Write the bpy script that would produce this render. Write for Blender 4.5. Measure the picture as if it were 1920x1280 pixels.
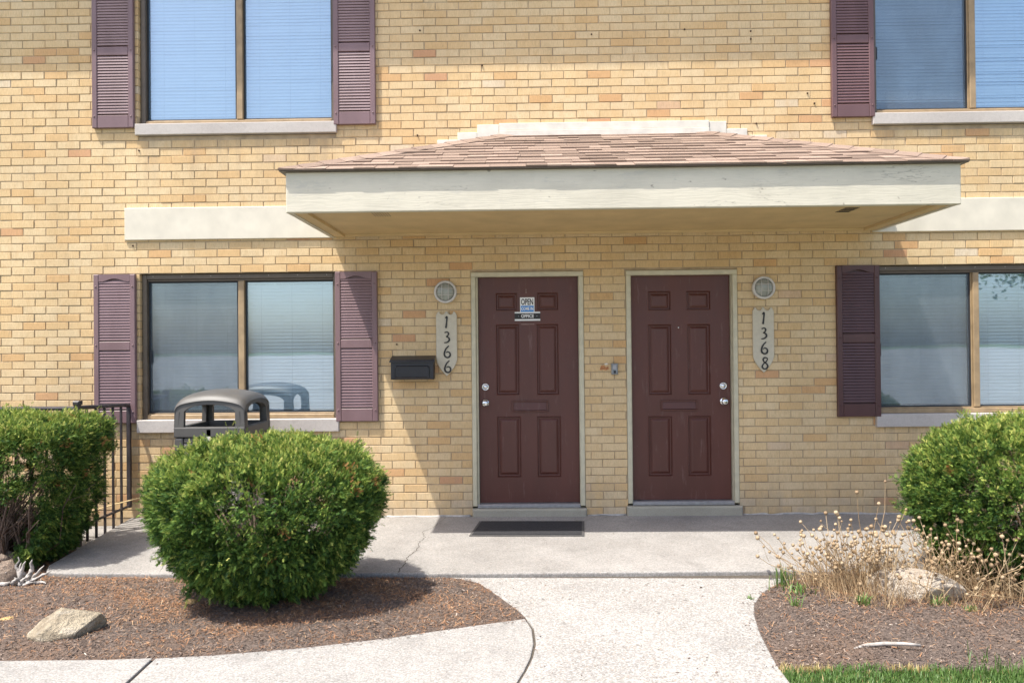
import bpy, math, random
import numpy as np
from mathutils import Vector, Matrix

for o in list(bpy.data.objects):
    bpy.data.objects.remove(o)
SC = bpy.context.scene
COL = SC.collection
rng = np.random.default_rng(7)
random.seed(7)

# ------------------------------------------------------------------ camera
YAW, PITCH, ROLL = 0.0166, 0.0070, -0.0099
cam = bpy.data.cameras.new('camera')
cam.sensor_width = 36.0
cam.lens = 36.0 * 1400.0 / 1920.0
cam.clip_start = 0.05
cam.clip_end = 2000.0
cam_ob = bpy.data.objects.new('camera', cam)
COL.objects.link(cam_ob)
_f = Vector((-math.sin(YAW) * math.cos(PITCH), math.cos(YAW) * math.cos(PITCH), math.sin(PITCH)))
_r = Vector((math.cos(YAW), math.sin(YAW), 0))
_u = _r.cross(_f)
_r2 = _r * math.cos(ROLL) + _u * math.sin(ROLL)
_u2 = -_r * math.sin(ROLL) + _u * math.cos(ROLL)
M = Matrix((_r2, _u2, -_f)).transposed().to_4x4()
M.translation = Vector((0, -6.596, 1.489))
cam_ob.matrix_world = M
SC.camera = cam_ob

# ------------------------------------------------------------------ light
SUN_DIR = Vector((0.938, 0.665, -2.466)).normalized()      # direction the light travels
elev = math.asin(-SUN_DIR.z)
azim = math.atan2(-SUN_DIR.x, -SUN_DIR.y)
world = bpy.data.worlds.new('World')
SC.world = world
world.use_nodes = True
wn = world.node_tree.nodes
wl = world.node_tree.links
bg = wn['Background']
sky = wn.new('ShaderNodeTexSky')
sky.sky_type = 'NISHITA'
sky.sun_disc = False
sky.sun_elevation = elev
sky.sun_rotation = azim
sky.air_density = 0.9
sky.dust_density = 3.0
sky.ozone_density = 0.8
wl.new(sky.outputs[0], bg.inputs[0])
bg.inputs[1].default_value = 0.14
sun = bpy.data.lights.new('sun', 'SUN')
sun.energy = 3.4
sun.angle = math.radians(0.53)
sun.color = (1.0, 0.955, 0.88)
sun_ob = bpy.data.objects.new('sun', sun)
sun_ob.rotation_euler = SUN_DIR.to_track_quat('-Z', 'Y').to_euler()
sun_ob.location = (-6, -6, 14)
COL.objects.link(sun_ob)
vs = SC.view_settings
vs.view_transform = 'Standard'
vs.look = 'None'
vs.gamma = 1.0
vs.use_curve_mapping = False
vs.exposure = 1.18

# ------------------------------------------------------------------ helpers
def new_mesh(name, verts, faces, mat=None, smooth=False):
    me = bpy.data.meshes.new(name)
    if isinstance(verts, np.ndarray) and isinstance(faces, np.ndarray):
        nv, nf, k = len(verts), len(faces), faces.shape[1]
        me.vertices.add(nv)
        me.vertices.foreach_set('co', verts.astype(np.float32).ravel())
        me.loops.add(nf * k)
        me.loops.foreach_set('vertex_index', faces.astype(np.int32).ravel())
        me.polygons.add(nf)
        me.polygons.foreach_set('loop_start', np.arange(nf, dtype=np.int32) * k)
        me.polygons.foreach_set('loop_total', np.full(nf, k, dtype=np.int32))
        me.update(calc_edges=True)
    else:
        me.from_pydata([tuple(v) for v in verts], [], [tuple(f) for f in faces])
        me.update()
    if smooth:
        me.polygons.foreach_set('use_smooth', [True] * len(me.polygons))
    if mat:
        me.materials.append(mat)
    return me

def fattr(me, name, vals):
    a = me.attributes.new(name, 'FLOAT', 'FACE')
    a.data.foreach_set('value', np.asarray(vals, dtype=np.float32))

def link(name, me, parent=None, loc=None, rot=None, label=None, cat=None, group=None, kind=None):
    o = bpy.data.objects.new(name, me)
    COL.objects.link(o)
    if parent is not None:
        o.parent = parent
    if loc is not None:
        o.location = loc
    if rot is not None:
        o.rotation_euler = rot
    if label:
        o['label'] = label
    if cat:
        o['category'] = cat
    if group:
        o['group'] = group
    if kind:
        o['kind'] = kind
    return o

def thing(name, label, cat, loc=(0, 0, 0), group=None, rot=None):
    return link(name, None, None, loc, rot, label, cat, group)

class MB:
    """collects shapes that become one mesh"""
    def __init__(s):
        s.v = []; s.f = []; s.a = []
    def poly(s, pts, faces, a=0.0):
        b = len(s.v)
        s.v += [tuple(p) for p in pts]
        s.f += [tuple(b + i for i in f) for f in faces]
        s.a += [a] * len(faces)
    def box(s, x0, x1, y0, y1, z0, z1, a=0.0):
        s.poly([(x0, y0, z0), (x1, y0, z0), (x1, y1, z0), (x0, y1, z0), (x0, y0, z1), (x1, y0, z1), (x1, y1, z1), (x0, y1, z1)],
               [(0, 3, 2, 1), (4, 5, 6, 7), (0, 1, 5, 4), (1, 2, 6, 5), (2, 3, 7, 6), (3, 0, 4, 7)], a)
    def bbox(s, x0, x1, y0, y1, z0, z1, b=0.004, a=0.0):
        """box whose -y face is chamfered"""
        p = [(x0, y1, z0), (x1, y1, z0), (x1, y1, z1), (x0, y1, z1),
             (x0, y0 + b, z0), (x1, y0 + b, z0), (x1, y0 + b, z1), (x0, y0 + b, z1),
             (x0 + b, y0, z0 + b), (x1 - b, y0, z0 + b), (x1 - b, y0, z1 - b), (x0 + b, y0, z1 - b)]
        s.poly(p, [(0, 1, 5, 4)[::-1], (1, 2, 6, 5)[::-1], (2, 3, 7, 6)[::-1], (3, 0, 4, 7)[::-1],
                   (4, 5, 9, 8), (5, 6, 10, 9), (6, 7, 11, 10), (7, 4, 8, 11), (8, 9, 10, 11), (0, 3, 2, 1)], a)
    def tube(s, pts, r, n=6, a=0.0, cap=True):
        pts = [Vector(p) for p in pts]
        rs = r if isinstance(r, (list, tuple)) else [r] * len(pts)
        b = len(s.v)
        prev = None
        for i, p in enumerate(pts):
            t = (pts[min(i + 1, len(pts) - 1)] - pts[max(i - 1, 0)]).normalized()
            ref = Vector((0, 0, 1)) if abs(t.z) < 0.9 else Vector((1, 0, 0))
            e1 = t.cross(ref).normalized() if prev is None else (prev - t * prev.dot(t)).normalized()
            prev = e1
            e2 = t.cross(e1)
            for k in range(n):
                an = 2 * math.pi * k / n
                s.v.append(tuple(p + (e1 * math.cos(an) + e2 * math.sin(an)) * rs[i]))
        for i in range(len(pts) - 1):
            for k in range(n):
                k2 = (k + 1) % n
                s.f.append((b + i * n + k, b + i * n + k2, b + (i + 1) * n + k2, b + (i + 1) * n + k)); s.a.append(a)
        if cap:
            s.f.append(tuple(b + k for k in range(n))[::-1]); s.a.append(a)
            s.f.append(tuple(b + (len(pts) - 1) * n + k for k in range(n))); s.a.append(a)
    def lathe(s, prof, c, n=24, axis='y', a=0.0):
        """prof: (radius, offset along axis)"""
        b = len(s.v)
        for (r, h) in prof:
            for k in range(n):
                an = 2 * math.pi * k / n
                if axis == 'y':
                    s.v.append((c[0] + r * math.cos(an), c[1] + h, c[2] + r * math.sin(an)))
                else:
                    s.v.append((c[0] + r * math.cos(an), c[1] + r * math.sin(an), c[2] + h))
        for i in range(len(prof) - 1):
            for k in range(n):
                k2 = (k + 1) % n
                s.f.append((b + i * n + k, b + i * n + k2, b + (i + 1) * n + k2, b + (i + 1) * n + k)); s.a.append(a)
        s.f.append(tuple(b + (len(prof) - 1) * n + k for k in range(n))); s.a.append(a)
    def prism(s, outline, y0, y1, a=0.0):
        """outline in (x,z), extruded along y"""
        n = len(outline)
        b = len(s.v)
        s.v += [(x, y0, z) for x, z in outline] + [(x, y1, z) for x, z in outline]
        s.f.append(tuple(range(b, b + n))); s.f.append(tuple(range(b + n, b + 2 * n))[::-1])
        s.a += [a, a]
        for i in range(n):
            j = (i + 1) % n
            s.f.append((b + j, b + i, b + n + i, b + n + j)); s.a.append(a)
    def slab(s, outline, z0, z1, a=0.0):
        n = len(outline)
        b = len(s.v)
        s.v += [(x, y, z1) for x, y in outline] + [(x, y, z0) for x, y in outline]
        s.f.append(tuple(range(b, b + n))); s.a.append(a)
        for i in range(n):
            j = (i + 1) % n
            s.f.append((b + i, b + n + i, b + n + j, b + j)); s.a.append(a)
    def mesh(s, name, mat, smooth=False, attr=False):
        me = new_mesh(name, s.v, s.f, mat, smooth)
        if attr:
            fattr(me, 'rnd', s.a)
        return me

def recalc(me):
    import bmesh
    bm = bmesh.new(); bm.from_mesh(me)
    bmesh.ops.recalc_face_normals(bm, faces=bm.faces)
    bm.to_mesh(me); bm.free()
    return me

def bevel(o, w=0.004, seg=2):
    m = o.modifiers.new('bevel', 'BEVEL'); m.width = w; m.segments = seg; m.limit_method = 'ANGLE'
    return o

# ------------------------------------------------------------------ materials
class NT:
    def __init__(s, name):
        s.m = bpy.data.materials.new(name); s.m.use_nodes = True
        s.n = s.m.node_tree.nodes; s.l = s.m.node_tree.links
        s.b = s.n['Principled BSDF']; s.out = s.n['Material Output']
    def add(s, t, **kw):
        n = s.n.new(t)
        for k, v in kw.items():
            setattr(n, k, v)
        return n
    def ln(s, a, b):
        s.l.new(a, b)
    def val(s, inp, v):
        if hasattr(v, 'links') or hasattr(v, 'is_linked'):
            s.l.new(v, inp)
        else:
            inp.default_value = v
    def pos(s, scale=(1, 1, 1), obj=False):
        if obj:
            c = s.add('ShaderNodeTexCoord').outputs['Object']
        else:
            c = s.add('ShaderNodeNewGeometry').outputs['Position']
        mp = s.add('ShaderNodeMapping'); mp.inputs['Scale'].default_value = scale
        s.ln(c, mp.inputs[0])
        return mp.outputs[0]
    def noise(s, vec, scale, detail=3, rough=0.55):
        n = s.add('ShaderNodeTexNoise'); s.ln(vec, n.inputs['Vector'])
        n.inputs['Scale'].default_value = scale; n.inputs['Detail'].default_value = detail; n.inputs['Roughness'].default_value = rough
        return n.outputs['Fac']
    def ramp(s, fac, stops, interp='LINEAR'):
        r = s.add('ShaderNodeValToRGB'); r.color_ramp.interpolation = interp
        els = r.color_ramp.elements
        while len(els) < len(stops):
            els.new(0.5)
        for e, (p, c) in zip(els, stops):
            e.position = p
            e.color = (c[0], c[1], c[2], 1) if isinstance(c, (tuple, list)) else (c, c, c, 1)
        s.ln(fac, r.inputs[0])
        return r.outputs[0]
    def mix(s, fac, a, b, mode='MIX'):
        n = s.add('ShaderNodeMix', data_type='RGBA', blend_type=mode)
        s.val(n.inputs[0], fac)
        for i, v in ((6, a), (7, b)):
            if isinstance(v, (tuple, list)):
                n.inputs[i].default_value = (v[0], v[1], v[2], 1)
            else:
                s.ln(v, n.inputs[i])
        return n.outputs[2]
    def math(s, op, a, b=0.0):
        n = s.add('ShaderNodeMath', operation=op)
        s.val(n.inputs[0], a); s.val(n.inputs[1], b)
        return n.outputs[0]
    def bump(s, h, strength=0.3, dist=0.01):
        n = s.add('ShaderNodeBump'); s.ln(h, n.inputs['Height'])
        n.inputs['Strength'].default_value = strength; n.inputs['Distance'].default_value = dist
        s.ln(n.outputs[0], s.b.inputs['Normal'])
    def attr(s, name):
        n = s.add('ShaderNodeAttribute'); n.attribute_name = name
        return n.outputs['Fac']
    def rand(s):
        return s.add('ShaderNodeObjectInfo').outputs['Random']
    def color(s, c):
        if isinstance(c, (tuple, list)):
            s.b.inputs['Base Color'].default_value = (c[0], c[1], c[2], 1)
        else:
            s.ln(c, s.b.inputs['Base Color'])
    def rough(s, r):
        s.val(s.b.inputs['Roughness'], r)

def simple(name, col, rough=0.6, var=0.15, scale=12.0, bump=0.1, fine=180.0, metal=0.0, obj=False):
    t = NT(name)
    p = t.pos(obj=obj)
    n = t.noise(p, scale, 4)
    f = t.noise(p, fine, 2)
    lo = tuple(c * (1 - var) for c in col); hi = tuple(min(1, c * (1 + var)) for c in col)
    t.color(t.ramp(n, [(0.3, lo), (0.7, hi)]))
    t.rough(rough); t.b.inputs['Metallic'].default_value = metal
    if bump:
        t.bump(f, bump, 0.002)
    return t.m

def brick_mat():
    t = NT('tan_brick')
    r = t.attr('rnd')
    base = t.ramp(r, [(0.0, (0.66, 0.51, 0.305)), (0.22, (0.65, 0.487, 0.275)), (0.45, (0.645, 0.467, 0.25)), (0.62, (0.625, 0.44, 0.225)),
                      (0.78, (0.62, 0.41, 0.195)), (0.90, (0.59, 0.36, 0.165)), (0.955, (0.54, 0.295, 0.16)), (0.985, (0.62, 0.49, 0.32)), (1.0, (0.65, 0.54, 0.39))])
    stri = t.noise(t.pos((1.0, 1.0, 0.09)), 260.0, 2, 0.6)
    blot = t.noise(t.pos((1.0, 1.0, 0.45)), 13.0, 3, 0.6)
    pit = t.noise(t.pos(), 240.0, 2, 0.5)
    c = t.mix(t.ramp(blot, [(0.48, 0.0), (0.78, 0.42)]), base, (0.57, 0.36, 0.155), 'MIX')
    c = t.mix(1.0, c, t.ramp(stri, [(0.25, (0.80, 0.78, 0.75)), (0.5, (1, 1, 1)), (0.8, (1.10, 1.11, 1.13))]), 'MULTIPLY')
    c = t.mix(t.ramp(pit, [(0.28, 0.75), (0.36, 0.0)]), c, (0.30, 0.19, 0.09))
    big = t.noise(t.pos((1.0, 1.0, 0.35)), 1.6, 4, 0.62)
    soil = t.noise(t.pos((1.0, 1.0, 0.5)), 9.0, 4, 0.7)
    c = t.mix(t.ramp(soil, [(0.58, 0.0), (0.78, 0.38)]), c, (0.36, 0.27, 0.17))
    sz_ = t.add('ShaderNodeSeparateXYZ'); t.ln(t.pos(), sz_.inputs[0])
    foot = t.math('MULTIPLY', t.ramp(t.math('MULTIPLY', sz_.outputs[2], 2.2), [(0.0, 0.75), (0.8, 0.0)]), t.ramp(t.noise(t.pos((1, 1, 0.6)), 6.0, 4, 0.7), [(0.4, 0.0), (0.65, 1.0)]))
    c = t.mix(foot, c, (0.40, 0.325, 0.23))
    near_w = t.math('LESS_THAN', t.math('ABSOLUTE', t.math('ADD', sz_.outputs[0], 2.54)), 0.90)
    near_e = t.math('LESS_THAN', t.math('ABSOLUTE', t.math('SUBTRACT', sz_.outputs[0], 3.97)), 0.90)
    bay = t.math('MAXIMUM', near_w, near_e)
    runs = None
    for top_ in (0.757, 3.395):
        dd_ = t.math('SUBTRACT', top_, sz_.outputs[2])
        fall = t.math('MULTIPLY', t.math('GREATER_THAN', dd_, 0.0), t.ramp(dd_, [(0.0, 1.0), (0.6, 0.0)]))
        runs = fall if runs is None else t.math('MAXIMUM', runs, fall)
    streak = t.ramp(t.noise(t.pos((1, 1, 0.05)), 9.0, 4, 0.65), [(0.46, 0.0), (0.68, 0.55)])
    c = t.mix(t.math('MULTIPLY', t.math('MULTIPLY', runs, bay), streak), c, (0.36, 0.275, 0.185))
    c = t.mix(1.0, c, t.ramp(big, [(0.3, (0.86, 0.85, 0.84)), (0.7, (1.05, 1.05, 1.05))]), 'MULTIPLY')
    t.color(c); t.rough(0.85)
    t.bump(t.math('ADD', t.math('MULTIPLY', stri, 0.6), t.math('MULTIPLY', pit, 0.6)), 0.5, 0.003)
    return t.m

def wood_paint(name, col, dark):
    t = NT(name)
    p = t.pos((0.16, 1.0, 1.0))
    w = t.add('ShaderNodeTexWave', wave_type='BANDS', bands_direction='Z')
    t.ln(p, w.inputs[0]); w.inputs['Scale'].default_value = 16.0; w.inputs['Distortion'].default_value = 14.0
    w.inputs['Detail'].default_value = 2.5; w.inputs['Detail Scale'].default_value = 1.2
    g = t.noise(t.pos((0.12, 1, 1)), 60.0, 3)
    n = t.noise(t.pos((0.4, 1, 1)), 5.0, 4, 0.65)
    k = t.noise(t.pos((0.6, 1, 1)), 24.0, 2)
    pl = t.noise(t.pos((0.25, 1, 1)), 16.0, 4, 0.75)
    c = t.mix(t.ramp(n, [(0.45, 0.0), (0.72, 0.55)]), col, dark)
    c = t.mix(t.ramp(w.outputs['Fac'], [(0.0, 0.14), (0.2, 0.0)]), c, dark)
    c = t.mix(t.ramp(k, [(0.23, 0.8), (0.29, 0.0)]), c, (0.22, 0.19, 0.15))
    c = t.mix(t.ramp(pl, [(0.60, 0.0), (0.66, 0.45)]), c, (0.44, 0.42, 0.36))
    cr = t.noise(t.pos((0.10, 1, 1)), 13.0, 5, 0.6)
    line = t.ramp(cr, [(0.488, 0.0), (0.497, 0.8), (0.506, 0.0)])
    where = t.ramp(t.noise(t.pos((0.5, 1, 1)), 2.6, 2), [(0.56, 0.0), (0.64, 0.9)])
    c = t.mix(t.math('MULTIPLY', line, where), c, (0.16, 0.14, 0.11))
    drip = t.noise(t.pos((1, 1, 0.07)), 18.0, 3, 0.6)
    c = t.mix(t.ramp(drip, [(0.58, 0.0), (0.8, 0.16)]), c, dark)
    t.color(c); t.rough(0.6)
    t.bump(t.math('ADD', t.math('MULTIPLY', w.outputs['Fac'], 0.45), g), 0.16, 0.004)
    return t.m

def concrete(name, a, b, speck, dark, fleck=0.0, spk_scale=190.0):
    t = NT(name)
    p = t.pos()
    n1 = t.noise(p, 1.7, 6, 0.68)
    n2 = t.noise(p, spk_scale, 2, 0.7)
    n3 = t.noise(p, 34.0, 3, 0.6)
    c = t.ramp(n1, [(0.32, a), (0.68, b)])
    c = t.mix(t.ramp(n2, [(0.44, 0.0), (0.72, speck)]), c, (0.62, 0.605, 0.58))
    c = t.mix(t.ramp(n2, [(0.26, dark), (0.44, 0.0)]), c, (0.16, 0.14, 0.125))
    c = t.mix(t.ramp(n3, [(0.3, 0.22), (0.5, 0.0)]), c, (0.30, 0.27, 0.24))
    if fleck:
        v = t.add('ShaderNodeTexVoronoi'); t.ln(t.pos((1.0, 1.6, 1.0)), v.inputs['Vector'])
        v.inputs['Scale'].default_value = 78.0
        sep = t.add('ShaderNodeSeparateColor'); t.ln(v.outputs['Color'], sep.inputs[0])
        m1 = t.ramp(sep.outputs[0], [(0.84, 0.0), (0.85, 1.0)], 'CONSTANT')
        m2 = t.ramp(v.outputs['Distance'], [(0.30, 1.0), (0.42, 0.0)])
        mask = t.math('MULTIPLY', t.math('MULTIPLY', m1, m2), fleck)
        c = t.mix(mask, c, t.ramp(sep.outputs[1], [(0.0, (0.10, 0.08, 0.065)), (0.5, (0.22, 0.17, 0.12)), (1.0, (0.40, 0.30, 0.22))]))
        st = t.ramp(sep.outputs[2], [(0.0, (0.76, 0.745, 0.73)), (0.5, (1, 1, 1)), (1.0, (1.17, 1.14, 1.11))])
        c = t.mix(0.8, c, st, 'MULTIPLY')
    st_ = t.noise(t.pos((1.0, 0.7, 1.0)), 3.3, 5, 0.72)
    c = t.mix(t.ramp(st_, [(0.56, 0.0), (0.74, 0.42)]), c, tuple(x * 0.62 for x in a))
    t.color(c); t.rough(0.9)
    t.bump(t.math('ADD', n2, t.math('MULTIPLY', n3, 0.5)), 0.35, 0.004)
    return t.m

def foliage_mat():
    t = NT('yew_needles')
    r = t.attr('rnd')
    c = t.ramp(r, [(0.0, (0.024, 0.062, 0.015)), (0.25, (0.066, 0.142, 0.026)), (0.50, (0.155, 0.245, 0.044)), (0.75, (0.29, 0.365, 0.072)),
                   (0.93, (0.47, 0.50, 0.12)), (0.965, (0.55, 0.52, 0.16)), (0.975, (0.34, 0.16, 0.05)), (1.0, (0.42, 0.20, 0.08))])
    t.color(c); t.rough(0.6)
    t.b.inputs['Specular IOR Level'].default_value = 0.25
    tr = t.add('ShaderNodeBsdfTranslucent'); t.ln(c, tr.inputs[0])
    mx = t.add('ShaderNodeMixShader'); mx.inputs[0].default_value = 0.3
    t.ln(t.b.outputs[0], mx.inputs[1]); t.ln(tr.outputs[0], mx.inputs[2]); t.ln(mx.outputs[0], t.out.inputs[0])
    return t.m

def ramp_attr_mat(name, stops, rough=0.8, transl=0.0):
    t = NT(name)
    c = t.ramp(t.attr('rnd'), stops)
    t.color(c); t.rough(rough)
    if transl:
        tr = t.add('ShaderNodeBsdfTranslucent'); t.ln(c, tr.inputs[0])
        mx = t.add('ShaderNodeMixShader'); mx.inputs[0].default_value = transl
        t.ln(t.b.outputs[0], mx.inputs[1]); t.ln(tr.outputs[0], mx.inputs[2]); t.ln(mx.outputs[0], t.out.inputs[0])
    return t.m

def glass_mat():
    t = NT('window_glass')
    fr = t.add('ShaderNodeFresnel'); fr.inputs[0].default_value = 1.55
    k = t.math('MINIMUM', t.math('ADD', t.math('MULTIPLY', fr.outputs[0], 0.7), 0.19), 1.0)
    tr = t.add('ShaderNodeBsdfTransparent'); tr.inputs[0].default_value = (0.92, 0.975, 1.0, 1)
    gl = t.add('ShaderNodeBsdfGlossy'); gl.inputs['Roughness'].default_value = 0.015
    gl.inputs['Color'].default_value = (0.84, 0.935, 1, 1)
    mx = t.add('ShaderNodeMixShader')
    t.ln(k, mx.inputs[0]); t.ln(tr.outputs[0], mx.inputs[1]); t.ln(gl.outputs[0], mx.inputs[2]); t.ln(mx.outputs[0], t.out.inputs[0])
    # slow waviness of the pane
    bp = t.add('ShaderNodeBump'); bp.inputs['Strength'].default_value = 0.06; bp.inputs['Distance'].default_value = 0.01
    t.ln(t.noise(t.pos(), 2.2, 1), bp.inputs['Height']); t.ln(bp.outputs[0], gl.inputs['Normal'])
    return t.m

def screen_mat():
    t = NT('insect_screen')
    d = t.add('ShaderNodeBsdfDiffuse'); d.inputs[0].default_value = (0.13, 0.145, 0.16, 1)
    tr = t.add('ShaderNodeBsdfTransparent')
    mx = t.add('ShaderNodeMixShader')
    dirt = t.noise(t.pos((1, 1, 0.5)), 4.0, 3)
    t.ln(t.ramp(dirt, [(0.3, 0.30), (0.7, 0.40)]), mx.inputs[0])
    t.ln(tr.outputs[0], mx.inputs[1]); t.ln(d.outputs[0], mx.inputs[2]); t.ln(mx.outputs[0], t.out.inputs[0])
    return t.m

def shingle_mat():
    t = NT('asphalt_shingle')
    r = t.attr('rnd')
    c = t.ramp(r, [(0.0, (0.168, 0.118, 0.088)), (0.5, (0.24, 0.172, 0.131)), (1.0, (0.325, 0.24, 0.187))])
    g = t.noise(t.pos(), 330.0, 2, 0.7)
    c = t.mix(1.0, c, t.ramp(g, [(0.3, (0.6, 0.58, 0.58)), (0.5, (1, 1, 1)), (0.75, (1.3, 1.28, 1.26))]), 'MULTIPLY')
    st = t.noise(t.pos((1, 1, 1)), 14.0, 3)
    c = t.mix(t.ramp(st, [(0.55, 0.0), (0.8, 0.4)]), c, (0.15, 0.09, 0.07))
    t.color(c); t.rough(0.95); t.bump(g, 0.6, 0.003)
    return t.m

def rock_mat(name, a, b, c2, obj=True):
    t = NT(name)
    p = t.pos(obj=obj)
    n = t.noise(p, 7.0, 5, 0.65); n2 = t.noise(p, 40.0, 4, 0.7); n3 = t.noise(t.pos((0.6, 1, 2.2), obj=obj), 11.0, 3)
    c = t.ramp(n, [(0.32, a), (0.62, b)])
    c = t.mix(t.ramp(n3, [(0.52, 0.0), (0.72, 0.8)]), c, c2)
    c = t.mix(t.ramp(n2, [(0.3, 0.6), (0.46, 0.0)]), c, (0.10, 0.09, 0.075))
    t.color(c); t.rough(0.9); t.bump(t.math('ADD', n2, n), 1.0, 0.03)
    return t.m

def maroon_mat(name, col, vary=True, rough=0.45):
    t = NT(name)
    p = t.pos((1, 1, 0.25))
    n = t.noise(p, 7.0, 4); f = t.noise(t.pos((1, 1, 0.08)), 160.0, 2)
    dk = tuple(x * 0.86 for x in col); lt = (col[0] * 1.1, col[1] * 1.14, col[2] * 1.16)
    c = t.ramp(n, [(0.3, dk), (0.7, lt)])
    t.color(c); t.rough(rough); t.bump(f, 0.12, 0.002)
    return t.m

def door_mat_():
    t = NT('maroon_door_paint')
    n = t.noise(t.pos((1, 1, 0.3)), 5.0, 4, 0.6)
    s = t.noise(t.pos((1.0, 1.0, 0.14)), 30.0, 3, 0.7)
    d = t.noise(t.pos(), 90.0, 2)
    c = t.ramp(n, [(0.3, (0.078, 0.023, 0.016)), (0.7, (0.104, 0.032, 0.022))])
    c = t.mix(t.ramp(s, [(0.60, 0.0), (0.8, 0.5)]), c, (0.19, 0.12, 0.105))
    c = t.mix(t.ramp(d, [(0.74, 0.0), (0.78, 0.45)]), c, (0.26, 0.20, 0.18))
    t.color(c); t.rough(t.ramp(n, [(0.3, 0.38), (0.7, 0.52)])); t.bump(t.noise(t.pos((1, 1, 0.1)), 120.0, 2), 0.08, 0.002)
    return t.m

def mulch_mat():
    t = NT('dark_mulch')
    p = t.pos()
    n = t.noise(t.pos((1, 1.5, 1)), 70.0, 4, 0.7); b = t.noise(p, 2.2, 4)
    c = t.ramp(n, [(0.28, (0.05, 0.037, 0.03)), (0.5, (0.13, 0.098, 0.08)), (0.72, (0.26, 0.20, 0.16))])
    c = t.mix(t.ramp(b, [(0.45, 0.0), (0.7, 0.45)]), c, (0.20, 0.115, 0.065))
    t.color(c); t.rough(0.95); t.bump(n, 0.9, 0.02)
    return t.m

M_BRICK = brick_mat()
M_MORTAR = simple('mortar', (0.40, 0.305, 0.195), 0.95, 0.25, 9.0, 0.5, 140.0)
M_STONE = concrete('limestone_sill', (0.40, 0.36, 0.33), (0.50, 0.46, 0.42), 0.2, 0.25)
M_CREAM = wood_paint('cream_wood_paint', (0.60, 0.555, 0.445), (0.42, 0.39, 0.31))
M_TRIM = simple('cream_board_paint', (0.615, 0.565, 0.46), 0.55, 0.09, 6.0, 0.1, 90.0)
M_SOFFIT = simple('warm_bounce_soffit_paint', (0.60, 0.445, 0.235), 0.7, 0.10, 4.0, 0.05)  # cream soffit paint; shade and warm brick bounce put into its tan colour
M_FLASH = simple('white_flashing_paint', (0.62, 0.585, 0.51), 0.5, 0.12, 9.0, 0.1)
M_SHINGLE = shingle_mat()
M_SHUT = maroon_mat('faded_maroon_vinyl', (0.185, 0.112, 0.116))
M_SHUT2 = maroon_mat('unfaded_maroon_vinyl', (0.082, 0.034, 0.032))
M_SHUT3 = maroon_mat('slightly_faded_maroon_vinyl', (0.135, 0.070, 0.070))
M_DOOR = door_mat_()
M_TAPE = simple('tape_residue', (0.22, 0.14, 0.12), 0.7, 0.5, 60.0, 0.0)
M_CASING = simple('cream_casing_paint', (0.52, 0.475, 0.34), 0.5, 0.1, 14.0, 0.12)
M_BRONZE = simple('bronze_frame', (0.115, 0.088, 0.062), 0.45, 0.15, 10.0, 0.0)
M_TANFR = simple('sunlit_bronze_frame', (0.32, 0.225, 0.125), 0.5, 0.2, 12.0, 0.05)  # lighter tan copy of the bronze, sunlight put into its colour
M_GASKET = simple('black_gasket', (0.02, 0.024, 0.03), 0.6, 0.1, 20.0, 0.0)
M_GLASS = glass_mat()
M_SCREEN = screen_mat()
M_BLIND = simple('white_blind_slat', (0.88, 0.89, 0.89), 0.45, 0.03, 6.0, 0.0)
M_CORD = simple('blind_cord', (0.55, 0.6, 0.62), 0.8, 0.05, 6.0, 0.0)
M_CHROME = simple('chrome', (0.72, 0.72, 0.72), 0.18, 0.05, 30.0, 0.0, metal=1.0)
M_ALU = simple('aluminium_threshold', (0.34, 0.34, 0.35), 0.45, 0.15, 25.0, 0.1, metal=0.5)
M_STEP = concrete('step_concrete', (0.31, 0.285, 0.22), (0.38, 0.355, 0.28), 0.15, 0.3)
M_BLACK = simple('black_painted_metal', (0.016, 0.017, 0.022), 0.38, 0.2, 18.0, 0.05)
M_IRON = simple('dark_iron_paint', (0.045, 0.038, 0.040), 0.45, 0.3, 16.0, 0.15)
M_PLAQUE = simple('plaque_paint', (0.52, 0.47, 0.36), 0.6, 0.06, 30.0, 0.15)
M_NUM = simple('black_numeral', (0.018, 0.017, 0.016), 0.5, 0.1, 30.0, 0.0)
M_WHITE = simple('white_print', (0.80, 0.80, 0.78), 0.5, 0.02, 20.0, 0.0)
M_BLUE = simple('blue_print', (0.02, 0.22, 0.62), 0.5, 0.03, 20.0, 0.0)
M_LAMPRING = simple('grey_white_lamp_ring', (0.56, 0.53, 0.49), 0.5, 0.1, 40.0, 0.05)
M_LAMPGLASS = simple('frosted_lamp_glass', (0.30, 0.31, 0.27), 0.15, 0.2, 14.0, 0.05)
M_BIN = simple('grey_brown_plastic', (0.078, 0.074, 0.068), 0.5, 0.08, 8.0, 0.15, 260.0)
M_PEBBLE = concrete('pebble_panel', (0.30, 0.25, 0.22), (0.42, 0.36, 0.32), 0.9, 0.9, 0.0, 95.0)
M_MAT = simple('rubber_mat', (0.022, 0.022, 0.025), 0.9, 0.4, 60.0, 0.8, 240.0)
M_MATEDGE = simple('rubber_mat_edge', (0.075, 0.072, 0.07), 0.8, 0.2, 60.0, 0.3)
M_PATIO = concrete('patio_concrete', (0.185, 0.175, 0.162), (0.285, 0.273, 0.256), 0.30, 0.40, 0.25, 120.0)
M_WALK = concrete('exposed_aggregate', (0.205, 0.197, 0.184), (0.285, 0.275, 0.260), 0.5, 0.75, 1.0, 105.0)
M_WALK2 = concrete('side_walk_concrete', (0.20, 0.192, 0.179), (0.28, 0.27, 0.255), 0.4, 0.55, 0.6, 115.0)
M_JOINT = simple('joint_dirt', (0.075, 0.062, 0.048), 0.95, 0.4, 60.0, 0.4)
M_CAULK = simple('grey_caulk', (0.42, 0.40, 0.37), 0.6, 0.2, 30.0, 0.4)
M_MULCH = mulch_mat()
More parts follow.
